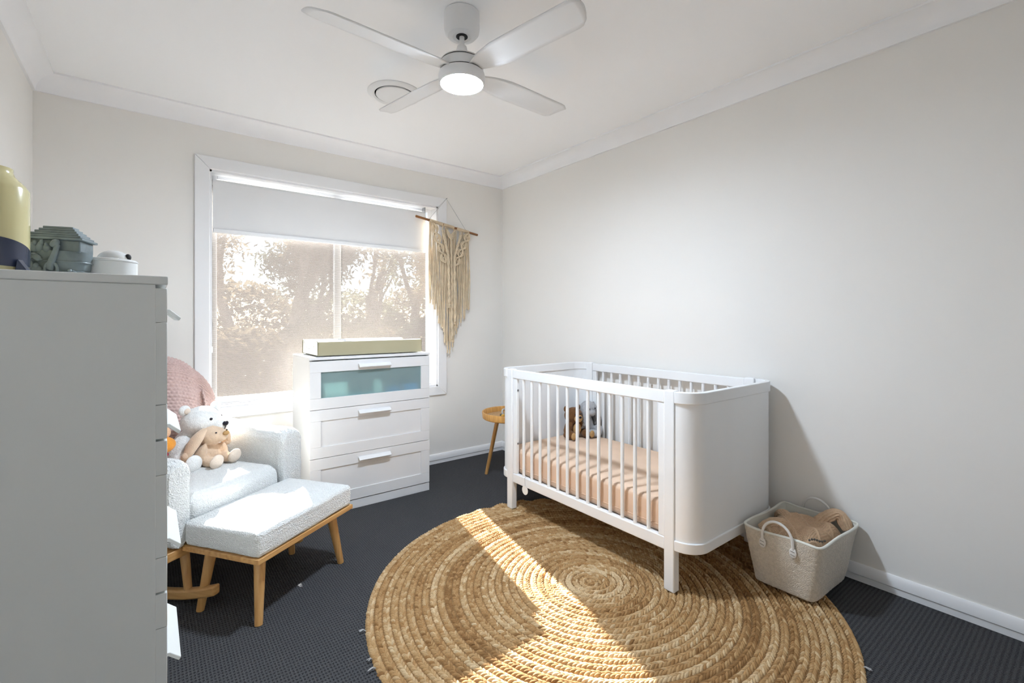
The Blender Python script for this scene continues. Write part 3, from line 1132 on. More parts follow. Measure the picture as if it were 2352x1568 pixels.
def back_pt(v, s, r, zlow, hw=0.305, lift=0.0):
    """s 0..1 up the front, 1..2 over the top, 2..3 down behind"""
    zt = ztop(v, hw) + lift
    t = min(abs(v - BC) / hw, 1.0)
    re = r * (1 - 0.55 * t ** 6)
    cz = max(zt - re, zlow + 0.01)
    lean = lambda z: 0.915 + (z - 0.46) * 0.17 - 0.055 * (abs(v - BC) / hw) ** 2
    if s <= 1:
        z = zlow + (cz - zlow) * s
        return (v, lean(z) - re, z)
    if s <= 2:
        a = (s - 1) * PI
        return (v, lean(cz) - re * math.cos(a), cz + re * math.sin(a))
    z = cz - (cz - zlow) * (s - 2)
    return (v, lean(z) + re, z)


NV, NS = 41, 46
ss = list(np.linspace(0, 1, 16)) + list(np.linspace(1, 2, 16))[1:] + list(np.linspace(2, 3, 16))[1:]
vv = [BC + 0.3045 * math.sin((k / (NV - 1) * 2 - 1) * PI / 2) for k in range(NV)]
g = G()
g.grid(lambda i, j: back_pt(vv[i], ss[j], 0.066, 0.30), NV, len(ss), wrap=True)
nS = len(ss)
g.f.append(tuple(range(nS)))
g.f.append(tuple((NV - 1) * nS + k for k in range(nS)))
o = g.obj('backrest', 'boucle', ch, smooth=70)
subsurf(o, 1)
fluff(o, 0.006, 0.012)


def knit_grid(name, P, nu, nv, pu, pv, amp, m, parent, thick=0.006, diamonds=None):
    """knitted cloth: a fine grid pushed out stitch by stitch; P(u, v) in 0..1"""
    U = np.linspace(0, 1, nu)
    V = np.linspace(0, 1, nv)
    pts = np.array([[P(a, b) for b in V] for a in U])
    du = np.gradient(pts, axis=0)
    dv = np.gradient(pts, axis=1)
    nr = np.cross(du, dv)
    nr /= np.maximum(np.linalg.norm(nr, axis=2, keepdims=True), 1e-9)
    uu, vg = np.meshgrid(U, V, indexing='ij')
    row = np.floor(vg * pv)
    a = np.sin(PI * ((uu * pu + 0.5 * (row % 2)) % 1.0))
    c = np.sin(PI * ((vg * pv) % 1.0))
    hgt = (np.abs(a) ** 0.7) * (np.abs(c) ** 0.7)
    if diamonds is not None:
        dm = diamonds(uu, vg)
        hgt = hgt * 0.75 * (1 - np.minimum(dm, 1)) + dm
    pts = pts + nr * (hgt * amp)[..., None]
    g = G()
    L = pts.tolist()
    g.grid(lambda i, j: L[i][j], nu, nv)
    o = g.obj(name, m, parent, smooth=80)
    sd = o.modifiers.new('thickness', 'SOLIDIFY')
    sd.thickness = thick
    sd.offset = -1
    return o


# pink knitted throw over the back
kt = thing('knitted_throw', 'dusty pink knitted throw draped over the armchair back', 'throw', (*ORG, 0), ANG, local=True)


def throw_pt(a, b):
    v = -0.045 + a * 0.572
    s = 0.02 + b * 2.55
    fold = 0.006 * math.sin(a * 19 + b * 2) + 0.004 * math.sin(a * 41)
    x, y, z = back_pt(v, s, 0.084, 0.475 + 0.03 * math.sin(a * 5), hw=0.325, lift=0.014)
    return (x, y - fold * (1 if s < 1.5 else -1), z)


knit_grid('cloth', throw_pt, 150, 300, 32, 62, 0.0085, 'pink_knit', kt, thick=0.005)
# turned-back corner hanging over the side
knit_grid('folded_corner', lambda a, b: (0.462 + 0.060 * a * (1 - 0.4 * b), 0.848 + 0.10 * a - 0.030 * math.sin(b * 2.6), 0.800 - b * 0.21 - a * 0.03), 30, 110, 5, 20, 0.006, 'pink_knit', kt, thick=0.005)

# plush toys on the chair
SZ = 0.468
wb = thing('plush_polar_bear', 'large white plush bear seated on the armchair', 'plush toy', (*ORG, 0), ANG, local=True)
wb.location = (ORG[0] + 0.062 * 0.822 - 0.045 * 0.57, ORG[1] + 0.062 * 0.57 + 0.045 * 0.822, SZ * 0.10)
wb.scale = (0.90, 0.95, 0.90)
g = G().ell((0.285, 0.735, SZ + 0.085), (0.105, 0.085, 0.105)).ell((0.300, 0.690, SZ + 0.225), (0.102, 0.090, 0.083))
g.ell((0.262, 0.615, SZ + 0.212), (0.001, 0.001, 0.001)).ell((0.330, 0.625, SZ + 0.200), (0.052, 0.055, 0.044))
g.ell((0.175, 0.665, SZ + 0.035), (0.046, 0.085, 0.044), (0, 0, 0.25)).ell((0.400, 0.705, SZ + 0.035), (0.042, 0.07, 0.040), (0, 0, -0.5))
g.ell((0.182, 0.715, SZ + 0.100), (0.040, 0.045, 0.078), (0.3, 0.5, 0)).ell((0.400, 0.725, SZ + 0.120), (0.036, 0.042, 0.075), (0.3, -0.6, 0))
o = blend(g.obj('body', 'plush_white', wb), 0.007)
fluff(o, 0.008, 0.010)
for x, y in ((0.222, 0.715), (0.385, 0.690)):
    blend(G().ell((x, y, SZ + 0.295), (0.032, 0.020, 0.030)).obj('ear', 'plush_white', wb), 0.005)
G().ell((0.224, 0.700, SZ + 0.292), (0.018, 0.010, 0.017)).obj('ear_lining', 'plush_cream', wb)
G().ell((0.282, 0.6055, SZ + 0.246), (0.0085, 0.006, 0.0075), n=12, m=8).obj('eye', 'black', wb)
G().ell((0.366, 0.634, SZ + 0.246), (0.0085, 0.006, 0.0075), n=12, m=8).obj('eye', 'black', wb)
G().ell((0.340, 0.571, SZ + 0.214), (0.018, 0.010, 0.014), n=14, m=8).obj('nose', 'black', wb)
G().tube([(0.340, 0.569, SZ + 0.203), (0.334, 0.571, SZ + 0.185), (0.318, 0.577, SZ + 0.178), (0.300, 0.590, SZ + 0.184)], 0.0022, 6).obj('mouth', 'black', wb)
G().ell((0.160, 0.580, SZ + 0.040), (0.046, 0.020, 0.044)).obj('sole', 'plush_white', wb)

br = thing('plush_bunny', 'small beige long-eared plush bunny leaning on the white bear', 'plush toy', (*ORG, 0), ANG, local=True)
br.location = (ORG[0] + 0.005 * 0.822 - 0.095 * 0.57, ORG[1] + 0.005 * 0.57 + 0.095 * 0.822, SZ * 0.05)
br.scale = (0.95, 0.95, 0.95)
g = G().ell((0.335, 0.585, SZ + 0.058), (0.062, 0.050, 0.066)).ell((0.338, 0.555, SZ + 0.150), (0.062, 0.056, 0.050))
g.ell((0.270, 0.560, SZ + 0.062), (0.022, 0.026, 0.058), (0.35, 0.35, 0)).ell((0.402, 0.560, SZ + 0.055), (0.022, 0.026, 0.056), (0.4, -0.45, 0))
g.ell((0.290, 0.515, SZ + 0.026), (0.028, 0.05, 0.027), (0, 0, 0.15)).ell((0.388, 0.525, SZ + 0.026), (0.028, 0.048, 0.027), (0, 0, -0.25))
g.ell((0.352, 0.512, SZ + 0.145), (0.036, 0.022, 0.030))
o = blend(g.obj('body', 'plush_beige', br), 0.0055)
fluff(o, 0.004, 0.008)
for a, b in (((0.300, 0.560, SZ + 0.185), (0.205, 0.565, SZ + 0.070)), ((0.380, 0.560, SZ + 0.185), (0.432, 0.570, SZ + 0.095))):
    ear_shape(G(), a, b, 0.031, 0.55).obj('ear', 'plush_beige', br)
for (x, y) in ((0.283, 0.462), (0.398, 0.475)):
    G().ell((x, y, SZ + 0.034), (0.037, 0.017, 0.036), (0.2, 0, 0)).obj('sole', 'plush_cream', br)
G().ell((0.358, 0.488, SZ + 0.160), (0.017, 0.010, 0.012), n=14, m=8).obj('nose', 'plush_tan', br)
for x, y in ((0.316, 0.506), (0.383, 0.512)):
    G().ell((x, y, SZ + 0.168), (0.005, 0.004, 0.004), n=10, m=8).obj('eye', 'black', br)

ot = thing('plush_duck', 'orange plush toy with a red collar half hidden behind the tall chest', 'plush toy', (*ORG, 0), ANG, local=True)
g = G().ell((0.075, 0.680, SZ + 0.055), (0.062, 0.055, 0.060)).ell((0.085, 0.650, SZ + 0.145), (0.072, 0.050, 0.040)).ell((0.030, 0.62, SZ + 0.025), (0.03, 0.05, 0.026))
o = blend(g.obj('body', 'plush_orange', ot), 0.006)
G().ell((0.085, 0.678, SZ + 0.195), (0.068, 0.048, 0.040)).obj('head_top', 'plush_peach', ot)
G().tube([(0.075 + 0.048 * math.cos(a), 0.668 + 0.048 * math.sin(a), SZ + 0.103) for a in np.linspace(0, 2 * PI, 20)[:-1]], 0.008, 8, closed=True).obj('collar', 'red', ot)

# ------------------------------------------------------------------ side table with toy
sc_ = (2.107, 2.737)
tb = thing('side_table', 'round bamboo tray side table in the corner behind the cot', 'side table', (*sc_, 0))
g = G()
g.lathe([(0.0, 0.452), (0.200, 0.452), (0.207, 0.458), (0.212, 0.498), (0.210, 0.503), (0.204, 0.503), (0.200, 0.498), (0.196, 0.464), (0.0, 0.464)], 56, (*sc_, 0))
g.obj('tray', 'bamboo', tb)
G().lathe([(0, 0.464), (0.1945, 0.464), (0.1945, 0.4665), (0, 0.4665)], 48, (*sc_, 0)).obj('tray_base', 'cork', tb)
for fx_, fy_ in ((2.032, 2.944), (1.965, 2.568), (2.324, 2.700)):
    dx, dy = fx_ - sc_[0], fy_ - sc_[1]
    tapered_leg(G(), (sc_[0] + dx * 0.50, sc_[1] + dy * 0.50, 0.454), (fx_, fy_, 0), 0.0165, 0.0125).obj('leg', 'oak', tb)
ty = thing('teether_toy', 'small grey, green and mustard teether lying on the bamboo table', 'toy', (2.085, 2.735, 0.4665))
zt_ = 0.4665
G().tube([(2.085 + 0.022 * math.cos(a), 2.735 + 0.012 * math.sin(a), zt_ + 0.028 + 0.022 * math.sin(a)) for a in np.linspace(0, 2 * PI, 22)[:-1]], 0.006, 8, closed=True).obj('ring', 'toy_grey', ty)
G().ell((2.063, 2.725, zt_ + 0.010), (0.016, 0.014, 0.0100)).obj('bead', 'toy_yellow', ty)
G().ell((2.115, 2.735, zt_ + 0.022), (0.014, 0.014, 0.022)).obj('bead', 'toy_yellow', ty)
G().ell((2.092, 2.715, zt_ + 0.008), (0.024, 0.012, 0.008), (0, 0, 0.5)).obj('leaf', 'toy_green', ty)
G().ell((2.078, 2.752, zt_ + 0.009), (0.020, 0.011, 0.009), (0, 0, -0.5)).obj('leaf', 'toy_green', ty)
ty.location = (2.085 - 0.022, 2.735 + 0.017, 0.4665)

# ------------------------------------------------------------------ jute rug, one object per turn of the plait
RC = (1.562, 1.433)
RW = 0.0312
NT = 31
rug = thing('jute_rug', 'large round braided jute rug under the cot', 'rug', (*RC, 0))


def rug_z(x, y, r):
    """the far edge ripples a little off the carpet"""
    th = math.atan2(y, x)
    e = max(0.0, (r - 0.80) / 0.17)
    w = math.exp(-((th - 1.28) / 0.34) ** 2)
    return 0.016 * e * w * (0.5 + 0.5 * math.sin(th * 42))


G().lathe([(0, 0.0008), (RW * NT - 0.012, 0.0008), (RW * NT - 0.008, 0.004), (RW * NT - 0.02, 0.006), (0, 0.006)], 120, (*RC, 0)).obj('backing', 'jute_back', rug)
# one plait lobe: domed leaf, nl x nw grid
nl, nw = 7, 5
lu = np.linspace(-1, 1, nl)
lw = np.linspace(-1, 1, nw)
LU, LW = np.meshgrid(lu, lw, indexing='ij')
half = (1 - 0.72 * np.abs(LU) ** 2.4)
lobeX = LU * 0.0150
lobeY = LW * 0.0070 * half
lobeZ = (1 - LW ** 2) ** 0.6 * (1 - 0.55 * LU ** 2) * 0.0092
quad = []
for i in range(nl - 1):
    for j in range(nw - 1):
        quad.append((i * nw + j, (i + 1) * nw + j, (i + 1) * nw + j + 1, i * nw + j + 1))
quad = np.array(quad)
PITCH = 0.0160
tone = 0.5
for turn in range(NT):
    r0, r1 = RW * (turn + 0.02), RW * (turn + 1.02)
    L = 2 * PI * (r0 + r1) / 2
    n = max(6, int(L / PITCH))
    allv, alluv, allc = [], [], []
    tone_r = 0.5 + 0.30 * RNG.standard_normal()
    ph = RNG.uniform(0, 6.28)
    for k in range(n):
        for side in (-1, 1):
            th = 2 * PI * (k + 0.25 * side) / n
            r = r0 + (r1 - r0) * (th / (2 * PI)) + RW * 0.5 - RW * 0.0
            r = r - RW * 0.5 + side * RW * 0.205
            if r < 0.004:
                r = 0.004
            a = th + PI / 2 + side * rad(29 + RNG.normal(0, 4))
            sc = 1.0 + RNG.normal(0, 0.06)
            ca, sa = math.cos(a), math.sin(a)
            tilt = RNG.normal(0, 0.05)
            x = (lobeX * ca - lobeY * sa) * sc + r * math.cos(th)
            y = (lobeX * sa + lobeY * ca) * sc + r * math.sin(th)
            z = 0.0042 + lobeZ * (1 + RNG.normal(0, 0.10)) + lobeX * (side * 0.14 + tilt) + rug_z(r * math.cos(th), r * math.sin(th), r)
            rc_ = r - side * RW * 0.205
            z = z + 0.0010 - 0.0042 * ((np.sqrt(x * x + y * y) - rc_) / (RW * 0.5)) ** 2
            z = np.maximum(z, 0.0012)
            allv.append(np.stack([x, y, z], -1).reshape(-1, 3))
            o1, o2 = RNG.uniform(0, 50, 2)
            alluv.append(np.stack([LU + o1, LW + o2], -1).reshape(-1, 2))
            c = tone_r * 0.6 + 0.22 + 0.10 * math.sin(th * 3 + ph) + RNG.normal(0, 0.18)
            if RNG.random() < 0.02:
                c -= 0.45
            allc.append(np.full(nl * nw, min(max(c, 0), 1)))
    V = np.concatenate(allv)
    C = np.concatenate(allc)
    UVv = np.concatenate(alluv)
    nlobe = len(allv)
    F = (quad[None] + (np.arange(nlobe) * nl * nw)[:, None, None]).reshape(-1, 4)
    me = bpy.data.meshes.new('braid_coil')
    me.vertices.add(len(V))
    me.vertices.foreach_set('co', V.astype(np.float32).ravel())
    me.loops.add(F.size)
    me.loops.foreach_set('vertex_index', F.astype(np.int32).ravel())
    me.polygons.add(len(F))
    me.polygons.foreach_set('loop_start', np.arange(0, F.size, 4, dtype=np.int32))
    me.polygons.foreach_set('loop_total', np.full(len(F), 4, dtype=np.int32))
    me.update(calc_edges=True)
    me.polygons.foreach_set('use_smooth', np.ones(len(F), dtype=bool))
    at = me.attributes.new('strand', 'FLOAT', 'POINT')
    at.data.foreach_set('value', C.astype(np.float32))
    uv = me.uv_layers.new(name='UVMap')
    uv.data.foreach_set('uv', UVv[F.ravel()].astype(np.float32).ravel())
    me.materials.append(M['jute'])
    me.validate()
    o = bpy.data.objects.new('braid_coil', me)
    COL.objects.link(o)
    o.parent = rug
for th, ln in ((2.83, 0.03), (3.05, 0.028), (3.00, 0.02), (-1.22, 0.034)):
    R0 = RW * NT - 0.004
    g = G()
    for k in range(5):
        d = random.uniform(-0.3, 0.3)
        p0 = Vector((RC[0] + R0 * math.cos(th), RC[1] + R0 * math.sin(th), 0.005))
        dv_ = Vector((math.cos(th + d), math.sin(th + d), 0)) * ln * random.uniform(0.7, 1.1)
        g.tube([p0, p0 + dv_ * 0.5 + Vector((0, 0, 0.008)), p0 + dv_ + Vector((0, 0, 0.004))], 0.0011, 5)
    g.obj('loose_thread', 'string', rug)

# ------------------------------------------------------------------ basket with knitwear
bk = thing('storage_basket', 'cream fleece storage basket with white leather handles beside the cot', 'basket', (2.30, 0.87, 0.0))
bot = [(2.128, 0.752), (2.455, 0.742), (2.465, 0.985), (2.128, 0.992)]
top = [(2.098, 0.712), (2.512, 0.700), (2.514, 1.026), (2.096, 1.030)]
bz0, bz1 = 0.0135, 0.262


def wall_strip(inset, z0t, z1t, n=14, bulge=0.010):
    """four slanted sides with rounded corners; returns rings"""
    rings = []
    for i in range(n + 1):
        t = z0t + (z1t - z0t) * i / n
        cs = [(Vector(b).lerp(Vector(a), t)) for a, b in zip(top, bot)]
        c = sum(cs, Vector((0, 0))) / 4
        ring = []
        for k in range(4):
            p, q = cs[k], cs[(k + 1) % 4]
            e = (q - p)
            nrm = Vector((e.y, -e.x)).normalized()
            for j in range(12):
                s = j / 12
                w = p.lerp(q, s)
                rnd = 0.010 * (math.exp(-((s) / 0.035) ** 2) + math.exp(-((1 - s) / 0.035) ** 2))
                bl_ = bulge * math.sin(PI * s) * math.sin(PI * min(t, 1)) + 0.003 * math.sin(9 * s + 4 * k) * math.sin(7 * t)
                w = w + nrm * (bl_ - inset)
                w = w + (c - w).normalized() * rnd
                ring.append((w.x, w.y, bz0 + (bz1 - bz0) * t + 0.004 * math.sin(2 * PI * s + k) * t))
        rings.append(ring)
    return rings


ro = wall_strip(0.0, 0.0, 1.0)
g = G()
m = len(ro[0])
g.add([p for r in ro for p in r], [(i * m + j, i * m + (j + 1) % m, (i + 1) * m + (j + 1) % m, (i + 1) * m + j) for i in range(len(ro) - 1) for j in range(m)])
g.f.append(tuple(range(m))[::-1])
o = g.obj('body', 'fleece', bk, smooth=50)
fluff(subsurf(o, 2), 0.0035, 0.008)
ri = wall_strip(0.010, 0.10, 1.0)
g = G()
g.add([p for r in ri for p in r], [(i * m + j, (i + 1) * m + j, (i + 1) * m + (j + 1) % m, i * m + (j + 1) % m) for i in range(len(ri) - 1) for j in range(m)])
g.f.append(tuple(range(m)))
o = g.obj('lining', 'lining', bk, smooth=50)
rim = []
for j in range(m):
    a, b = Vector(ro[-1][j]), Vector(ri[-1][j])
    rim.append((a + b) / 2 + Vector((0, 0, 0.001)))
subsurf(G().tube(rim, 0.0064, 8, closed=True).obj('rim', 'lining', bk), 2)


def basket_handle(p0, p1, out, rise, lean):
    p0, p1, out = Vector(p0), Vector(p1), Vector(out)
    pts = []
    for k in range(17):
        a = PI * k / 16
        q = p0.lerp(p1, 0.5 - 0.5 * math.cos(a))
        pts.append(q + Vector((0, 0, 1)) * rise * math.sin(a) + out * (0.006 + lean * math.sin(a)))
    pts = [p0 + out * 0.004 - Vector((0, 0, 0.022))] + pts + [p1 + out * 0.004 - Vector((0, 0, 0.022))]
    h_ = G().tube(pts, 0.0055, 10).obj('handle', 'leather', bk)
    for p in (p0, p1):
        c = p + out * 0.004 - Vector((0, 0, 0.036))
        G().ell(c, (0.005 if abs(out.x) > .5 else 0.014, 0.014 if abs(out.x) > .5 else 0.005, 0.022), n=14, m=10).obj('tab', 'leather', h_)
        for dz in (-0.008, 0.006):
            d1 = Vector((0, 0.008, 0)) if abs(out.x) > .5 else Vector((0.008, 0, 0))
            G().tube([c + out * 0.0052 - d1 + Vector((0, 0, dz)), c + out * 0.0052 + d1 + Vector((0, 0, dz + 0.003))], 0.0009, 5).obj('stitch', 'stitch', h_)


basket_handle((2.092, 0.935, 0.252), (2.094, 0.815, 0.252), (-1, 0, 0), 0.072, 0.004)
basket_handle((2.514, 0.935, 0.256), (2.514, 0.815, 0.256), (1, 0, 0), 0.072, -0.022)

kn = thing('knitted_jumper', 'tan cable-knit jumper bundled in the cream basket', 'knitwear', (2.30, 0.87, 0.1))


def jumper_pt(a, b):
    x = 2.130 + a * 0.350
    y = 0.748 + b * 0.240
    e = 1 - (2 * a - 1) ** 6 * 0.8
    f_ = 1 - (2 * b - 1) ** 6 * 0.8
    z = 0.180 + 0.090 * e * f_ + 0.018 * math.sin(a * 5.5 + b * 2.0) * math.sin(b * 3.4 + 0.6) + 0.006 * math.sin(b * 9 + a * 5)
    z += 0.030 * math.exp(-(((a - 0.72) / 0.16) ** 2 + ((b - 0.08) / 0.2) ** 2))
    return (x, y, z)


def cables(u, v):
    w1 = np.abs(((u * 2.6 + v * 2.2) % 1.0) - 0.5)
    w2 = np.abs(((u * 2.6 - v * 2.2) % 1.0) - 0.5)
    return np.maximum(1.35 * np.exp(-(w1 / 0.06) ** 2), 1.35 * np.exp(-(w2 / 0.06) ** 2))


knit_grid('cloth', jumper_pt, 320, 250, 52, 36, 0.0052, 'tan_knit', kn, thick=0.004, diamonds=cables)


def sleeve(pts, r, name, ribs=13):
    """flattened ribbed knit sleeve: lengthwise ribs"""
    pts = [Vector(p) for p in pts]
    cp = [pts[0]] + pts + [pts[-1]]
    fine = []
    for i in range(1, len(cp) - 2):
        for k in range(12):
            t = k / 12
            p0, p1, p2, p3 = cp[i - 1], cp[i], cp[i + 1], cp[i + 2]
            fine.append(0.5 * ((2 * p1) + (p2 - p0) * t + (2 * p0 - 5 * p1 + 4 * p2 - p3) * t * t + (3 * p1 - p0 - 3 * p2 + p3) * t ** 3))
    n = ribs * 4
    g = G()
    v, f = [], []
    for i, p in enumerate(fine):
        d = fine[min(i + 1, len(fine) - 1)] - fine[max(i - 1, 0)]
        d.normalize()
        a = d.cross(Vector((0, 0, 1))).normalized()
        c = a.cross(d).normalized()
        for k in range(n):
            th = 2 * PI * k / n
            rr = r * (1 + 0.10 * math.cos(ribs * th) + 0.03 * math.sin(i * 1.3)) * (0.75 + 0.25 * min(1, i / 6))
            v.append(p + a * math.cos(th) * rr * 1.25 + c * math.sin(th) * rr * 0.75)
    for i in range(len(fine) - 1):
        for k in range(n):
            k2 = (k + 1) % n
            f.append((i * n + k, i * n + k2, (i + 1) * n + k2, (i + 1) * n + k))
    f += [tuple(range(n)), tuple((len(fine) - 1) * n + k for k in range(n))]
    g.add(v, f).obj(name, 'tan_knit', kn, smooth=80)


sleeve([(2.175, 0.985, 0.235), (2.205, 0.940, 0.270), (2.245, 0.900, 0.262), (2.280, 0.86, 0.24)], 0.024, 'sleeve')
sleeve([(2.395, 1.000, 0.225), (2.375, 0.975, 0.262), (2.345, 0.94, 0.262), (2.32, 0.92, 0.24)], 0.018, 'cuff')
sleeve([(2.470, 0.735, 0.235), (2.478, 0.775, 0.290), (2.445, 0.815, 0.272), (2.41, 0.84, 0.24)], 0.026, 'sleeve')
bn = thing('bead_necklace', 'dark beaded strand peeking out at the basket front corner', 'necklace', (2.15, 0.76, 0.262))
for k in range(7):
    G().ell((2.140 + 0.0105 * k * 0.7, 0.772 - 0.0095 * k * 0.7, 0.2715 + 0.004 * math.sin(k)), (0.0045, 0.0045, 0.0045), n=10, m=6).obj('bead', 'stitch', bn)

# ------------------------------------------------------------------ ceiling fan
FX, FY = 1.023, 1.660
fan = thing('ceiling_fan', 'white four blade ceiling fan with a round lit lamp', 'ceiling fan', (FX, FY, H))
c3 = (FX, FY, 0)
G().lathe([(0.070, H), (0.0735, H - 0.004), (0.0735, H - 0.060), (0.070, H - 0.080), (0.058, H - 0.094), (0.038, H - 0.098), (0.034, H - 0.094), (0.022, H - 0.094)], 48, c3).obj('canopy', 'fan', fan)
G().lathe([(0.024, H - 0.0935), (0.024, H - 0.0965), (0.0, H - 0.0965)], 24, c3).obj('canopy_hole', 'dark', fan)
G().tube([(FX, FY, H - 0.09), (FX, FY, 2.285)], 0.0105, 16).obj('down_rod', 'fan', fan)
G().lathe([(0.012, 2.305), (0.020, 2.303), (0.024, 2.285), (0.036, 2.262), (0.040, 2.252)], 32, c3).obj('coupling', 'fan', fan)
G().lathe([(0.030, 2.256), (0.060, 2.252), (0.084, 2.243), (0.088, 2.238)], 48, c3).obj('motor_cover', 'fan', fan)
G().lathe([(0.083, 2.2385), (0.083, 2.2345)], 48, c3).obj('motor_gap', 'dark', fan)
G().lathe([(0.084, 2.2350), (0.0885, 2.231), (0.0895, 2.205), (0.086, 2.198)], 48, c3).obj('motor_housing', 'fan', fan)
G().lathe([(0.084, 2.1985), (0.084, 2.1945)], 48, c3).obj('lamp_gap', 'dark', fan)
G().lathe([(0.084, 2.195), (0.0935, 2.190), (0.0960, 2.180), (0.0945, 2.160), (0.0885, 2.147), (0.0870, 2.147), (0.0870, 2.152)], 56, c3).obj('lamp_ring', 'fan', fan)
G().lathe([(0.0868, 2.1475), (0.0862, 2.1455), (0.080, 2.1425), (0.060, 2.1395), (0.0, 2.138)], 48, c3).obj('lamp_diffuser', 'lamp', fan)


def blade():
    """pitched blade, widening slightly, rounded tip corners; own axis x outwards"""
    n, w = 22, 9
    v = []
    for i in range(n):
        s = i / (n - 1)
        x = 0.080 + s * 0.553
        wid = 0.040 + 0.023 * min(1, s / 0.30) ** 0.8 - 0.004 * s
        if s < 0.12:
            wid *= 0.72 + 0.28 * (s / 0.12)
        if s > 0.90:
            q = (s - 0.90) / 0.10
            wid *= 1 - 0.30 * q ** 2.6
        tw = -rad(13) * (0.45 + 0.55 * min(1, s / 0.25))
        for j in range(w):
            t = j / (w - 1) * 2 - 1
            y = t * wid
            cam_ = 0.006 * (1 - t * t)
            xx = x - (0.030 * (t * 0.5 + 0.5) ** 2 if s > 0.8 else 0) * ((s - 0.8) / 0.2 if s > 0.8 else 0)
            v.append((xx, y * math.cos(tw), y * math.sin(tw) + cam_))
    f = [(i * w + j, (i + 1) * w + j, (i + 1) * w + j + 1, i * w + j + 1) for i in range(n - 1) for j in range(w - 1)]
    return G().add(v, f)


BA = 7
first = None
for k in range(4):
    if first is None:
        o = blade().obj('blade', 'fan', fan, off=(0, 0, 0), smooth=60)
        sd = o.modifiers.new('thickness', 'SOLIDIFY')
        sd.thickness = 0.0055
        first = o
    else:
        o = first.copy()
        COL.objects.link(o)
        o.parent = fan
    tilt = Vector((0, 0, 1)).rotation_difference(Vector((-0.040, -0.055, 1)).normalized()).to_matrix()   # the rotor hangs slightly askew
    o.location = (0, 0, 2.200 - H)
    o.rotation_euler = (tilt @ Matrix.Rotation(rad(BA + 90 * k), 3, 'Z')).to_euler()

# air vent
VX, VY = 1.085, 2.470
vt = thing('air_vent', 'round white ceiling air vent beyond the fan', 'vent', (VX, VY, H))
cv = (VX, VY, 0)
G().lathe([(0.146, H), (0.146, H - 0.004), (0.138, H - 0.012), (0.122, H - 0.017), (0.110, H - 0.012), (0.110, H)], 64, cv).obj('ring', 'fan', vt)
G().lathe([(0.112, H - 0.001), (0.0, H - 0.001)], 48, cv).obj('throat', 'dark', vt)
G().lathe([(0.0, H - 0.006), (0.096, H - 0.006), (0.102, H - 0.010), (0.102, H - 0.016), (0.090, H - 0.022), (0.0, H - 0.025)], 64, cv).obj('disc', 'fan', vt)

# ------------------------------------------------------------------ macrame hanging
my = 3.366
mc = thing('macrame_hanging', 'cream knotted macrame wall hanging over the window corner', 'wall hanging', (1.955, 3.38, 1.9))
DL, DR = Vector((1.652, my, 1.988)), Vector((2.230, my, 1.902))


def on_rod(t):
    return DL.lerp(DR, t)


G().tube([DL, DR], 0.0095, 14).obj('rod', 'dowel', mc)
nail = Vector((1.940, YB - 0.022, 2.172))
G().tube([on_rod(0.20) + Vector((0, 0, 0.008)), nail, on_rod(0.80) + Vector((0, 0, 0.008))], 0.0016, 6).obj('hanging_string', 'string', mc)
G().tube([nail + Vector((0, 0.02, 0.0)), nail + Vector((0, -0.012, 0.003))], 0.0022, 8).obj('nail', 'steel', mc)
for a, b in ((0.205, 0.415), (0.425, 0.595), (0.640, 0.845)):
    pts = [on_rod(a + (b - a) * k / 60) for k in range(61)]
    G().tube(pts, [0.0118 + 0.0016 * (k % 2) for k in range(61)], 12).obj('cord_wrap', 'cord', mc)


def zbot(x):
    """V-shaped hem"""
    t = (x - 1.765) / (2.150 - 1.765)
    if t < 0.46:
        return 1.345 - (1.345 - 0.960) * (t / 0.46) ** 1.0
    return 0.960 + (1.275 - 0.960) * ((t - 0.46) / 0.54) ** 1.0


def zstart(x):
    """cords leave the rod at the sides and the middle, and the diagonal knot bands in between"""
    if x < 1.800 or x > 2.122:
        return None
    if x < 1.905:
        return 1.945 - (x - 1.795) / 0.110 * 0.305
    if x > 2.000:
        return 1.900 - (2.128 - x) / 0.128 * 0.275
    return 1.84


g = G()
rnd = random.Random(3)
for layer in range(2):
    for k in range(40):
        t = 0.205 + (k + rnd.uniform(-0.3, 0.3)) / 39 * 0.64
        p = on_rod(min(max(t, 0.205), 0.845))
        x1 = 1.955 + (p.x - 1.955) * (1.01 - 0.03 * layer) + rnd.uniform(-0.006, 0.006)
        zb_ = zbot(x1) + rnd.uniform(-0.02, 0.05) + (0.10 * layer * rnd.random())
        if abs(x1 - 1.948) < 0.045:
            zb_ -= rnd.uniform(0.03, 0.11)
        z0_ = zstart(p.x)
        if z0_ is None:
            z0_ = p.z - 0.004
        elif layer == 1 and rnd.random() < 0.35:
            z0_ = p.z - 0.004
        y0_ = my - 0.004 + 0.0085 * layer
        pts = []
        for j in range(9):
            s_ = j / 8
            pts.append((p.x + (x1 - p.x) * s_ + 0.004 * math.sin(s_ * 7 + k * 1.7 + layer), y0_ + 0.004 * math.sin(s_ * 5 + k * 2.3), z0_ + (zb_ - z0_) * s_))
        g.tube(pts, [0.0044] * 7 + [0.0046, 0.0058], 7)
o = g.obj('fringe', 'cord', mc, smooth=60, fix=False)
o['kind'] = 'stuff'


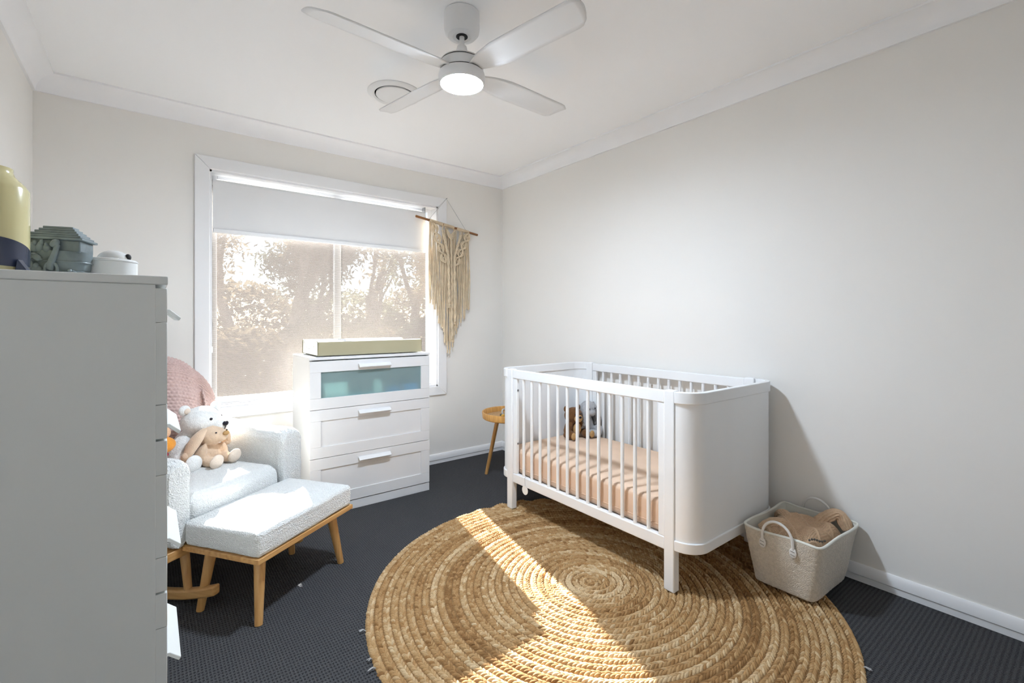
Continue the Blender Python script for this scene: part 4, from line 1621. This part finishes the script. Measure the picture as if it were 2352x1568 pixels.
def diamond_chain(a, b, n, wid, name):
    a, b = Vector(a), Vector(b)
    d = (b - a)
    perp = Vector((-d.z, 0, d.x)).normalized()
    g = G()
    for rail in (-1, 1):
        for off in (0.0, 0.010, 0.019):
            pts = []
            for k in range(n * 12 + 1):
                s = k / (n * 12)
                amp = (wid - off) * abs(math.sin(PI * n * s)) + 0.002
                q = a + d * s + perp * (amp * rail)
                q.y -= 0.010 + 0.003 * math.cos(2 * PI * n * s * rail)
                pts.append(q)
            g.tube(pts, 0.0048, 8)
    for k in range(n):
        c = a + d * ((k + 0.5) / n)
        g.ell(c + Vector((0, -0.010, 0)), (0.006, 0.006, 0.011), n=10, m=6)
    for k in range(n + 1):
        c = a + d * (k / n)
        g.ell(c + Vector((0, -0.013, 0)), (0.009, 0.008, 0.008), n=10, m=6)
    g.obj(name, 'cord', mc, smooth=60)


yk = my - 0.008
diamond_chain((1.795, yk, 1.945), (1.905, yk, 1.640), 4, 0.030, 'diamond_knots')
diamond_chain((2.128, yk, 1.900), (2.000, yk, 1.625), 4, 0.030, 'diamond_knots')
g = G()
for k in range(5):
    w, zz = 0.046 - 0.004 * k, 1.925 - 0.015 * k
    g.tube([(1.953 - w, yk - 0.010, zz), (1.953, yk - 0.016, zz - 0.055 + 0.006 * k), (1.953 + w, yk - 0.010, zz - 0.012)], 0.0046, 8)
g.obj('chevron_knots', 'cord', mc, smooth=60)


def plait(pts, r, name, strands=3):
    pts = [Vector(p) for p in pts]
    fine = []
    for i in range(len(pts) - 1):
        for k in range(24):
            fine.append(pts[i].lerp(pts[i + 1], k / 24))
    fine.append(pts[-1])
    g = G()
    for s in range(strands):
        q = []
        for k, p in enumerate(fine):
            a = k * 0.55 + s * 2 * PI / strands
            q.append(p + Vector((math.sin(a) * r * 0.8, math.sin(2 * a) * r * 0.45, 0)))
        g.tube(q, r * 0.62, 8)
    e = fine[-1]
    g.ell(e + Vector((0, 0, -0.004)), (r * 1.5, r * 1.2, r * 1.2), n=12, m=8)
    for k in range(9):
        g.tube([e + Vector(((k - 4) * 0.0018, 0, -0.004)), e + Vector(((k - 4) * 0.0030, 0.001 * math.sin(k), -0.028))], 0.0022, 5)
    g.obj(name, 'cord', mc, smooth=60)


plait([(1.880, yk - 0.016, 1.900), (1.928, yk - 0.022, 1.690), (1.938, yk - 0.022, 1.30)], 0.0085, 'plait')
plait([(2.050, yk - 0.016, 1.880), (1.985, yk - 0.022, 1.685), (1.990, yk - 0.022, 1.165)], 0.0085, 'plait')
plait([(1.958, yk - 0.012, 1.85), (1.962, yk - 0.018, 1.50), (1.965, yk - 0.018, 1.02)], 0.0075, 'plait')

# ------------------------------------------------------------------ on the tall chest
# (top of the tall chest is at z = 1.24)
ZT = 1.2402
vs = thing('ceramic_vase', 'tall pale yellow glazed vase with a navy painted band on the tall chest', 'vase', (-0.192, 1.035, ZT))
cc = (-0.192, 1.035, ZT)
G().lathe([(0.0, 0.0), (0.040, 0.0), (0.044, 0.006), (0.0455, 0.05), (0.0455, 0.132), (0.041, 0.140), (0.030, 0.152), (0.0275, 0.158), (0.0275, 0.164), (0.025, 0.164), (0.024, 0.15), (0.0, 0.14)], 48, cc).obj('body', 'yellow', vs, smooth=40)
# painted navy swoosh: thin raised glaze skin
g = G()
nn = 40
vtx = []
for k in range(nn):
    a = rad(-165 + 190 * k / (nn - 1))
    s = k / (nn - 1)
    zc = 0.030 + 0.006 * math.sin(s * 4)
    hh = 0.020 * math.sin(PI * min(1, s * 1.02)) ** 0.6 + 0.001
    for zz in (zc - hh, zc, zc + hh):
        rr = 0.0457 if zz > 0.05 else 0.0442 + 0.0015 * max(zz, 0) / 0.05
        vtx.append((cc[0] + (rr + 0.0006) * math.cos(a), cc[1] + (rr + 0.0006) * math.sin(a), ZT + max(zz, 0.006)))
g.add(vtx, [(i * 3 + j, (i + 1) * 3 + j, (i + 1) * 3 + j + 1, i * 3 + j + 1) for i in range(nn - 1) for j in range(2)])
g.obj('painted_band', 'navy', vs, smooth=60)
# moulded navy foot fin
G().prism([(0.038, 0.0), (0.060, 0.0), (0.042, 0.026)], -0.006, 0.006, 'y', Matrix.Translation((cc[0], cc[1] - 0.010, ZT)) @ Matrix.Rotation(rad(-25), 4, 'Z')).obj('fin', 'navy', vs, bevel=0.002)

ak = thing('ark_ornament', 'grey-blue moulded ark figurine with carved animals on the tall chest', 'figurine', (-0.1215, 1.130, ZT), rad(-17), local=True)
ak.scale = (0.76, 0.74, 1.0)
# hull: tapered, rounded
g = G()
n = 28
rings = []
for z, a, b in ((0.0, 0.036, 0.026), (0.008, 0.044, 0.032), (0.025, 0.051, 0.037), (0.045, 0.054, 0.040), (0.052, 0.054, 0.040)):
    rings.append([(a * math.copysign(abs(math.cos(2 * PI * k / n)) ** 0.75, math.cos(2 * PI * k / n)), b * math.copysign(abs(math.sin(2 * PI * k / n)) ** 0.75, math.sin(2 * PI * k / n)), z) for k in range(n)])
v = [p for r in rings for p in r]
f = [(i * n + k, i * n + (k + 1) % n, (i + 1) * n + (k + 1) % n, (i + 1) * n + k) for i in range(4) for k in range(n)]
f += [tuple(range(n))[::-1], tuple(4 * n + k for k in range(n))]
g.add(v, f).obj('hull', 'ark', ak, smooth=50)
for zz, a, b in ((0.018, 0.0495, 0.0365), (0.034, 0.0540, 0.0400)):
    G().tube([(a * math.copysign(abs(math.cos(t)) ** 0.75, math.cos(t)), b * math.copysign(abs(math.sin(t)) ** 0.75, math.sin(t)), zz) for t in np.linspace(0, 2 * PI, 41)[:-1]], 0.0012, 6, closed=True).obj('plank_line', 'ark', ak)
G().box(-0.047, 0.047, -0.033, 0.033, 0.050, 0.072).obj('cabin', 'ark', ak, bevel=0.003)
for k in range(6):
    s = k / 5
    w, d_ = 0.053 - 0.026 * s, 0.039 - 0.024 * s
    z = 0.071 + 0.0042 * k
    G().box(-w, w, -d_, d_, z, z + 0.0040).obj('roof_board', 'ark', ak, bevel=0.0012)
# carved animals on the near side
rn = random.Random(5)
for (x, z, rx, rz_) in ((-0.046, 0.060, 0.008, 0.008), (-0.034, 0.056, 0.008, 0.010), (-0.022, 0.058, 0.007, 0.010), (-0.010, 0.055, 0.007, 0.008), (-0.040, 0.044, 0.010, 0.006), (-0.026, 0.040, 0.009, 0.006),
                        (-0.040, 0.026, 0.008, 0.010), (-0.028, 0.018, 0.010, 0.010), (-0.014, 0.012, 0.008, 0.006), (0.018, 0.010, 0.009, 0.007), (0.034, 0.012, 0.009, 0.008), (0.002, 0.008, 0.008, 0.006), (-0.046, 0.070, 0.007, 0.006)):
    yy = (-0.0295 - 0.0105 * min(1.0, z / 0.035) ** 0.7) if z < 0.052 else -0.035
    o = G().ell((x, yy, z), (rx * 1.15, 0.0075, rz_), (0, rn.uniform(-.6, .6), 0), n=12, m=8).obj('carved_animal', 'ark', ak)
    G().ell((x + rn.uniform(-.005, .005), yy - 0.004, z + rz_ * 0.75), (rx * 0.5, 0.005, rz_ * 0.5), n=10, m=6).obj('carved_head', 'ark', o)
# giraffe neck and a coiled wheel
gi = G().tube([(-0.004, -0.038, 0.022), (0.002, -0.044, 0.036), (0.008, -0.044, 0.050), (0.010, -0.041, 0.062)], [0.008, 0.0062, 0.005, 0.005], 10).obj('giraffe', 'ark', ak)
G().ell((0.006, -0.042, 0.064), (0.0095, 0.0065, 0.0065), (0, -0.5, 0)).obj('giraffe_head', 'ark', gi)
G().tube([(0.000 + 0.011 * math.cos(t), -0.043, 0.020 + 0.011 * math.sin(t)) for t in np.linspace(0, 2 * PI, 25)[:-1]], 0.0028, 8, closed=True).obj('scroll_ring', 'ark', ak)

dp = thing('round_canister', 'white round lidded canister with a domed knob on the tall chest', 'canister', (-0.059, 1.165, ZT))
cc = (-0.059, 1.165, ZT)
G().lathe([(0.0, 0.0), (0.040, 0.0), (0.0415, 0.002), (0.0415, 0.0425), (0.0, 0.0425)], 48, cc).obj('body', 'white_plastic', dp)
G().lathe([(0.0, 0.0428), (0.0422, 0.0428), (0.0425, 0.0445), (0.040, 0.0475), (0.030, 0.0495), (0.0, 0.0505)], 48, cc).obj('lid', 'white_plastic', dp)
kb = G().ell((cc[0] + 0.006, cc[1], ZT + 0.0465), (0.0255, 0.0255, 0.0195), n=28, m=16).obj('dome', 'white_plastic', dp)
G().ell((cc[0] + 0.0270, cc[1] - 0.010, ZT + 0.0535), (0.0050, 0.0065, 0.0065), n=12, m=8).obj('slot', 'dark', kb)

# ------------------------------------------------------------------ outside the window
struct(G().grid(lambda i, j: (-14 + i * 1.5, 3.7 + j * 1.5, -0.45 + 0.06 * math.sin(i * 1.3) * math.cos(j * 0.9)), 26, 24).obj('ground', 'lawn'), 'dry lawn outside the window', 'lawn')


def tree(name, label, x, y, h_, seedn, leaf, forks=3, spread=0.9, leaves=900, lsize=0.11, cat='tree', low=0.45):
    rn = random.Random(seedn)
    t = thing(name, label, cat, (x, y, -0.45), group='garden trees')
    g = G()
    tips = []

    def grow(p, d, ln, r, lv):
        pts = [p]
        q = Vector(p)
        dd = Vector(d)
        for k in range(5):
            dd = (dd + Vector((rn.uniform(-.12, .12), rn.uniform(-.12, .12), 0.05))).normalized()
            q = q + dd * ln / 5
            pts.append(q.copy())
        g.tube(pts, [r * (1 - 0.4 * k / 5) for k in range(6)], 7, cap=False)
        if lv >= 1:
            for k in range(2, 6):
                tips.append(pts[k])
        if lv < 3:
            for k in range(forks if lv else forks):
                a = rn.uniform(0, 2 * PI)
                nd = (dd + Vector((math.cos(a), math.sin(a), rn.uniform(-0.1, 0.5))) * rn.uniform(0.4, 0.75) * spread).normalized()
                grow(pts[rn.choice((3, 4, 5))], nd, ln * rn.uniform(0.55, 0.75), r * 0.5, lv + 1)

    grow(Vector((x, y, -0.45)), Vector((rn.uniform(-.08, .08), rn.uniform(-.08, .08), 1)), h_ * low, 0.030 * h_, 0)
    lim = 0.35 + (y - 3.5) * 0.60          # crowns stay below the line from the window to the sun
    kz = min(1.0, (lim + 0.45) / (max(p[2] for p in g.v) + 0.45 + 0.35))
    sq = lambda p: Vector((p[0], p[1], -0.45 + (p[2] + 0.45) * kz))
    g.v = [tuple(sq(p)) for p in g.v]
    tips = [sq(p) for p in tips]
    g.obj('branches', 'bark', t, fix=False)
    v, f = [], []
    for k in range(leaves):
        c = rn.choice(tips) + Vector((rn.gauss(0, .20), rn.gauss(0, .20), max(-.4, min(.32, rn.gauss(0, .16)))))
        a = Vector((rn.gauss(0, 1), rn.gauss(0, 1), rn.gauss(-0.4, 1))).normalized()
        b = a.cross(Vector((rn.gauss(0, 1), rn.gauss(0, 1), rn.gauss(0, 1)))).normalized()
        s = lsize * rn.uniform(0.6, 1.3)
        n0 = len(v)
        v += [c - a * s, c + b * s * 0.3, c + a * s, c - b * s * 0.3]
        f.append((n0, n0 + 1, n0 + 2, n0 + 3))
    o = G().add(v, f).obj('foliage', leaf, t, smooth=0, fix=False)
    o['kind'] = 'stuff'
    return t


tree('gum_tree', 'forked bare-limbed gum tree seen through the right window pane', 4.30, 11.5, 5.0, 11, 'leaf_b', forks=2, spread=0.75, leaves=420, lsize=0.085)
tree('gum_tree', 'slim leaning gum tree beside the forked one outside', 5.05, 12.6, 5.2, 12, 'leaf_a', forks=2, spread=0.7, leaves=900, lsize=0.08)
tree('wattle_tree', 'leafy grey-green tree filling the right edge of the window view', 5.10, 10.2, 4.6, 13, 'leaf_a', forks=3, spread=0.9, leaves=8000, lsize=0.075)
tree('paperbark_tree', 'dense dark tree just left of the window mullion', 2.95, 10.6, 4.4, 14, 'leaf_c', forks=3, spread=1.0, leaves=8000, lsize=0.075)
tree('feathery_tree', 'brown feathery tree behind the middle of the left window pane', 2.15, 11.4, 5.2, 15, 'leaf_b', forks=3, spread=0.9, leaves=6500, lsize=0.07)
tree('sapling', 'thin sapling at the far left of the window view', 1.30, 9.8, 4.6, 16, 'leaf_b', forks=2, spread=0.8, leaves=2600, lsize=0.07)


struct(G().box(-1.5, 5.0, 3.60, 7.2, -0.46, -0.36).obj('bounce_slab', 'sun_bounce'), 'unseen pale slab added outside to bounce sun onto the ceiling', 'bounce_slab')  # added below the window's view, pale so that sunlight bounces up to the ceiling


def bush(label, x, y, r, hh, sd, leaf, n=900):
    rn = random.Random(sd)
    t = thing('garden_shrub', label, 'shrub', (x, y, -0.45), group='garden shrubs')
    g = G()
    for k in range(7):
        a = rn.uniform(0, 2 * PI)
        g.tube([(x, y, -0.45), (x + 0.5 * r * math.cos(a), y + 0.5 * r * math.sin(a), -0.45 + hh * 0.75)], [0.03, 0.01], 6)
    g.obj('stems', 'bark', t)
    v, f = [], []
    for k in range(n):
        d = Vector((rn.gauss(0, 1), rn.gauss(0, 1), rn.gauss(0, 1))).normalized() * rn.uniform(0.55, 1.0) ** 0.5
        c = Vector((x + d.x * r, y + d.y * r, -0.45 + hh * 0.5 + d.z * hh * 0.5))
        a = Vector((rn.gauss(0, 1), rn.gauss(0, 1), rn.gauss(0, 1))).normalized()
        b = a.cross(Vector((rn.gauss(0, 1), rn.gauss(0, 1), rn.gauss(0, 1)))).normalized()
        s = 0.085 * rn.uniform(0.6, 1.3)
        n0 = len(v)
        v += [c - a * s, c + b * s * 0.45, c + a * s, c - b * s * 0.45]
        f.append((n0, n0 + 1, n0 + 2, n0 + 3))
    o = G().add(v, f).obj('foliage', leaf, t, smooth=0, fix=False)
    o['kind'] = 'stuff'


bush('low brown shrub under the sapling outside the left pane', 1.2, 8.4, 0.95, 1.5, 21, 'leaf_b', 4500)
bush('dark shrub below the dense tree left of the mullion', 2.75, 9.0, 1.15, 1.75, 22, 'leaf_c', 3000)
bush('dull green shrub under the forked gum tree', 3.90, 9.6, 1.1, 1.45, 23, 'leaf_b', 2800)
bush('dark round shrub at the right of the window view', 4.75, 8.9, 0.95, 1.7, 24, 'leaf_c', 2800)

bush('tall hazy shrub far behind the sapling', 1.9, 14.5, 1.7, 2.7, 31, 'leaf_b', 5500)
bush('tall hazy shrub far behind the dense tree', 5.2, 15.5, 1.9, 2.6, 32, 'leaf_a', 5500)
bush('tall hazy shrub far beyond the right window pane', 8.2, 15.5, 2.0, 3.0, 33, 'leaf_b', 5500)
bush('broad hazy shrub at the far left of the garden', -0.9, 14.0, 1.8, 2.6, 34, 'leaf_b', 4500)
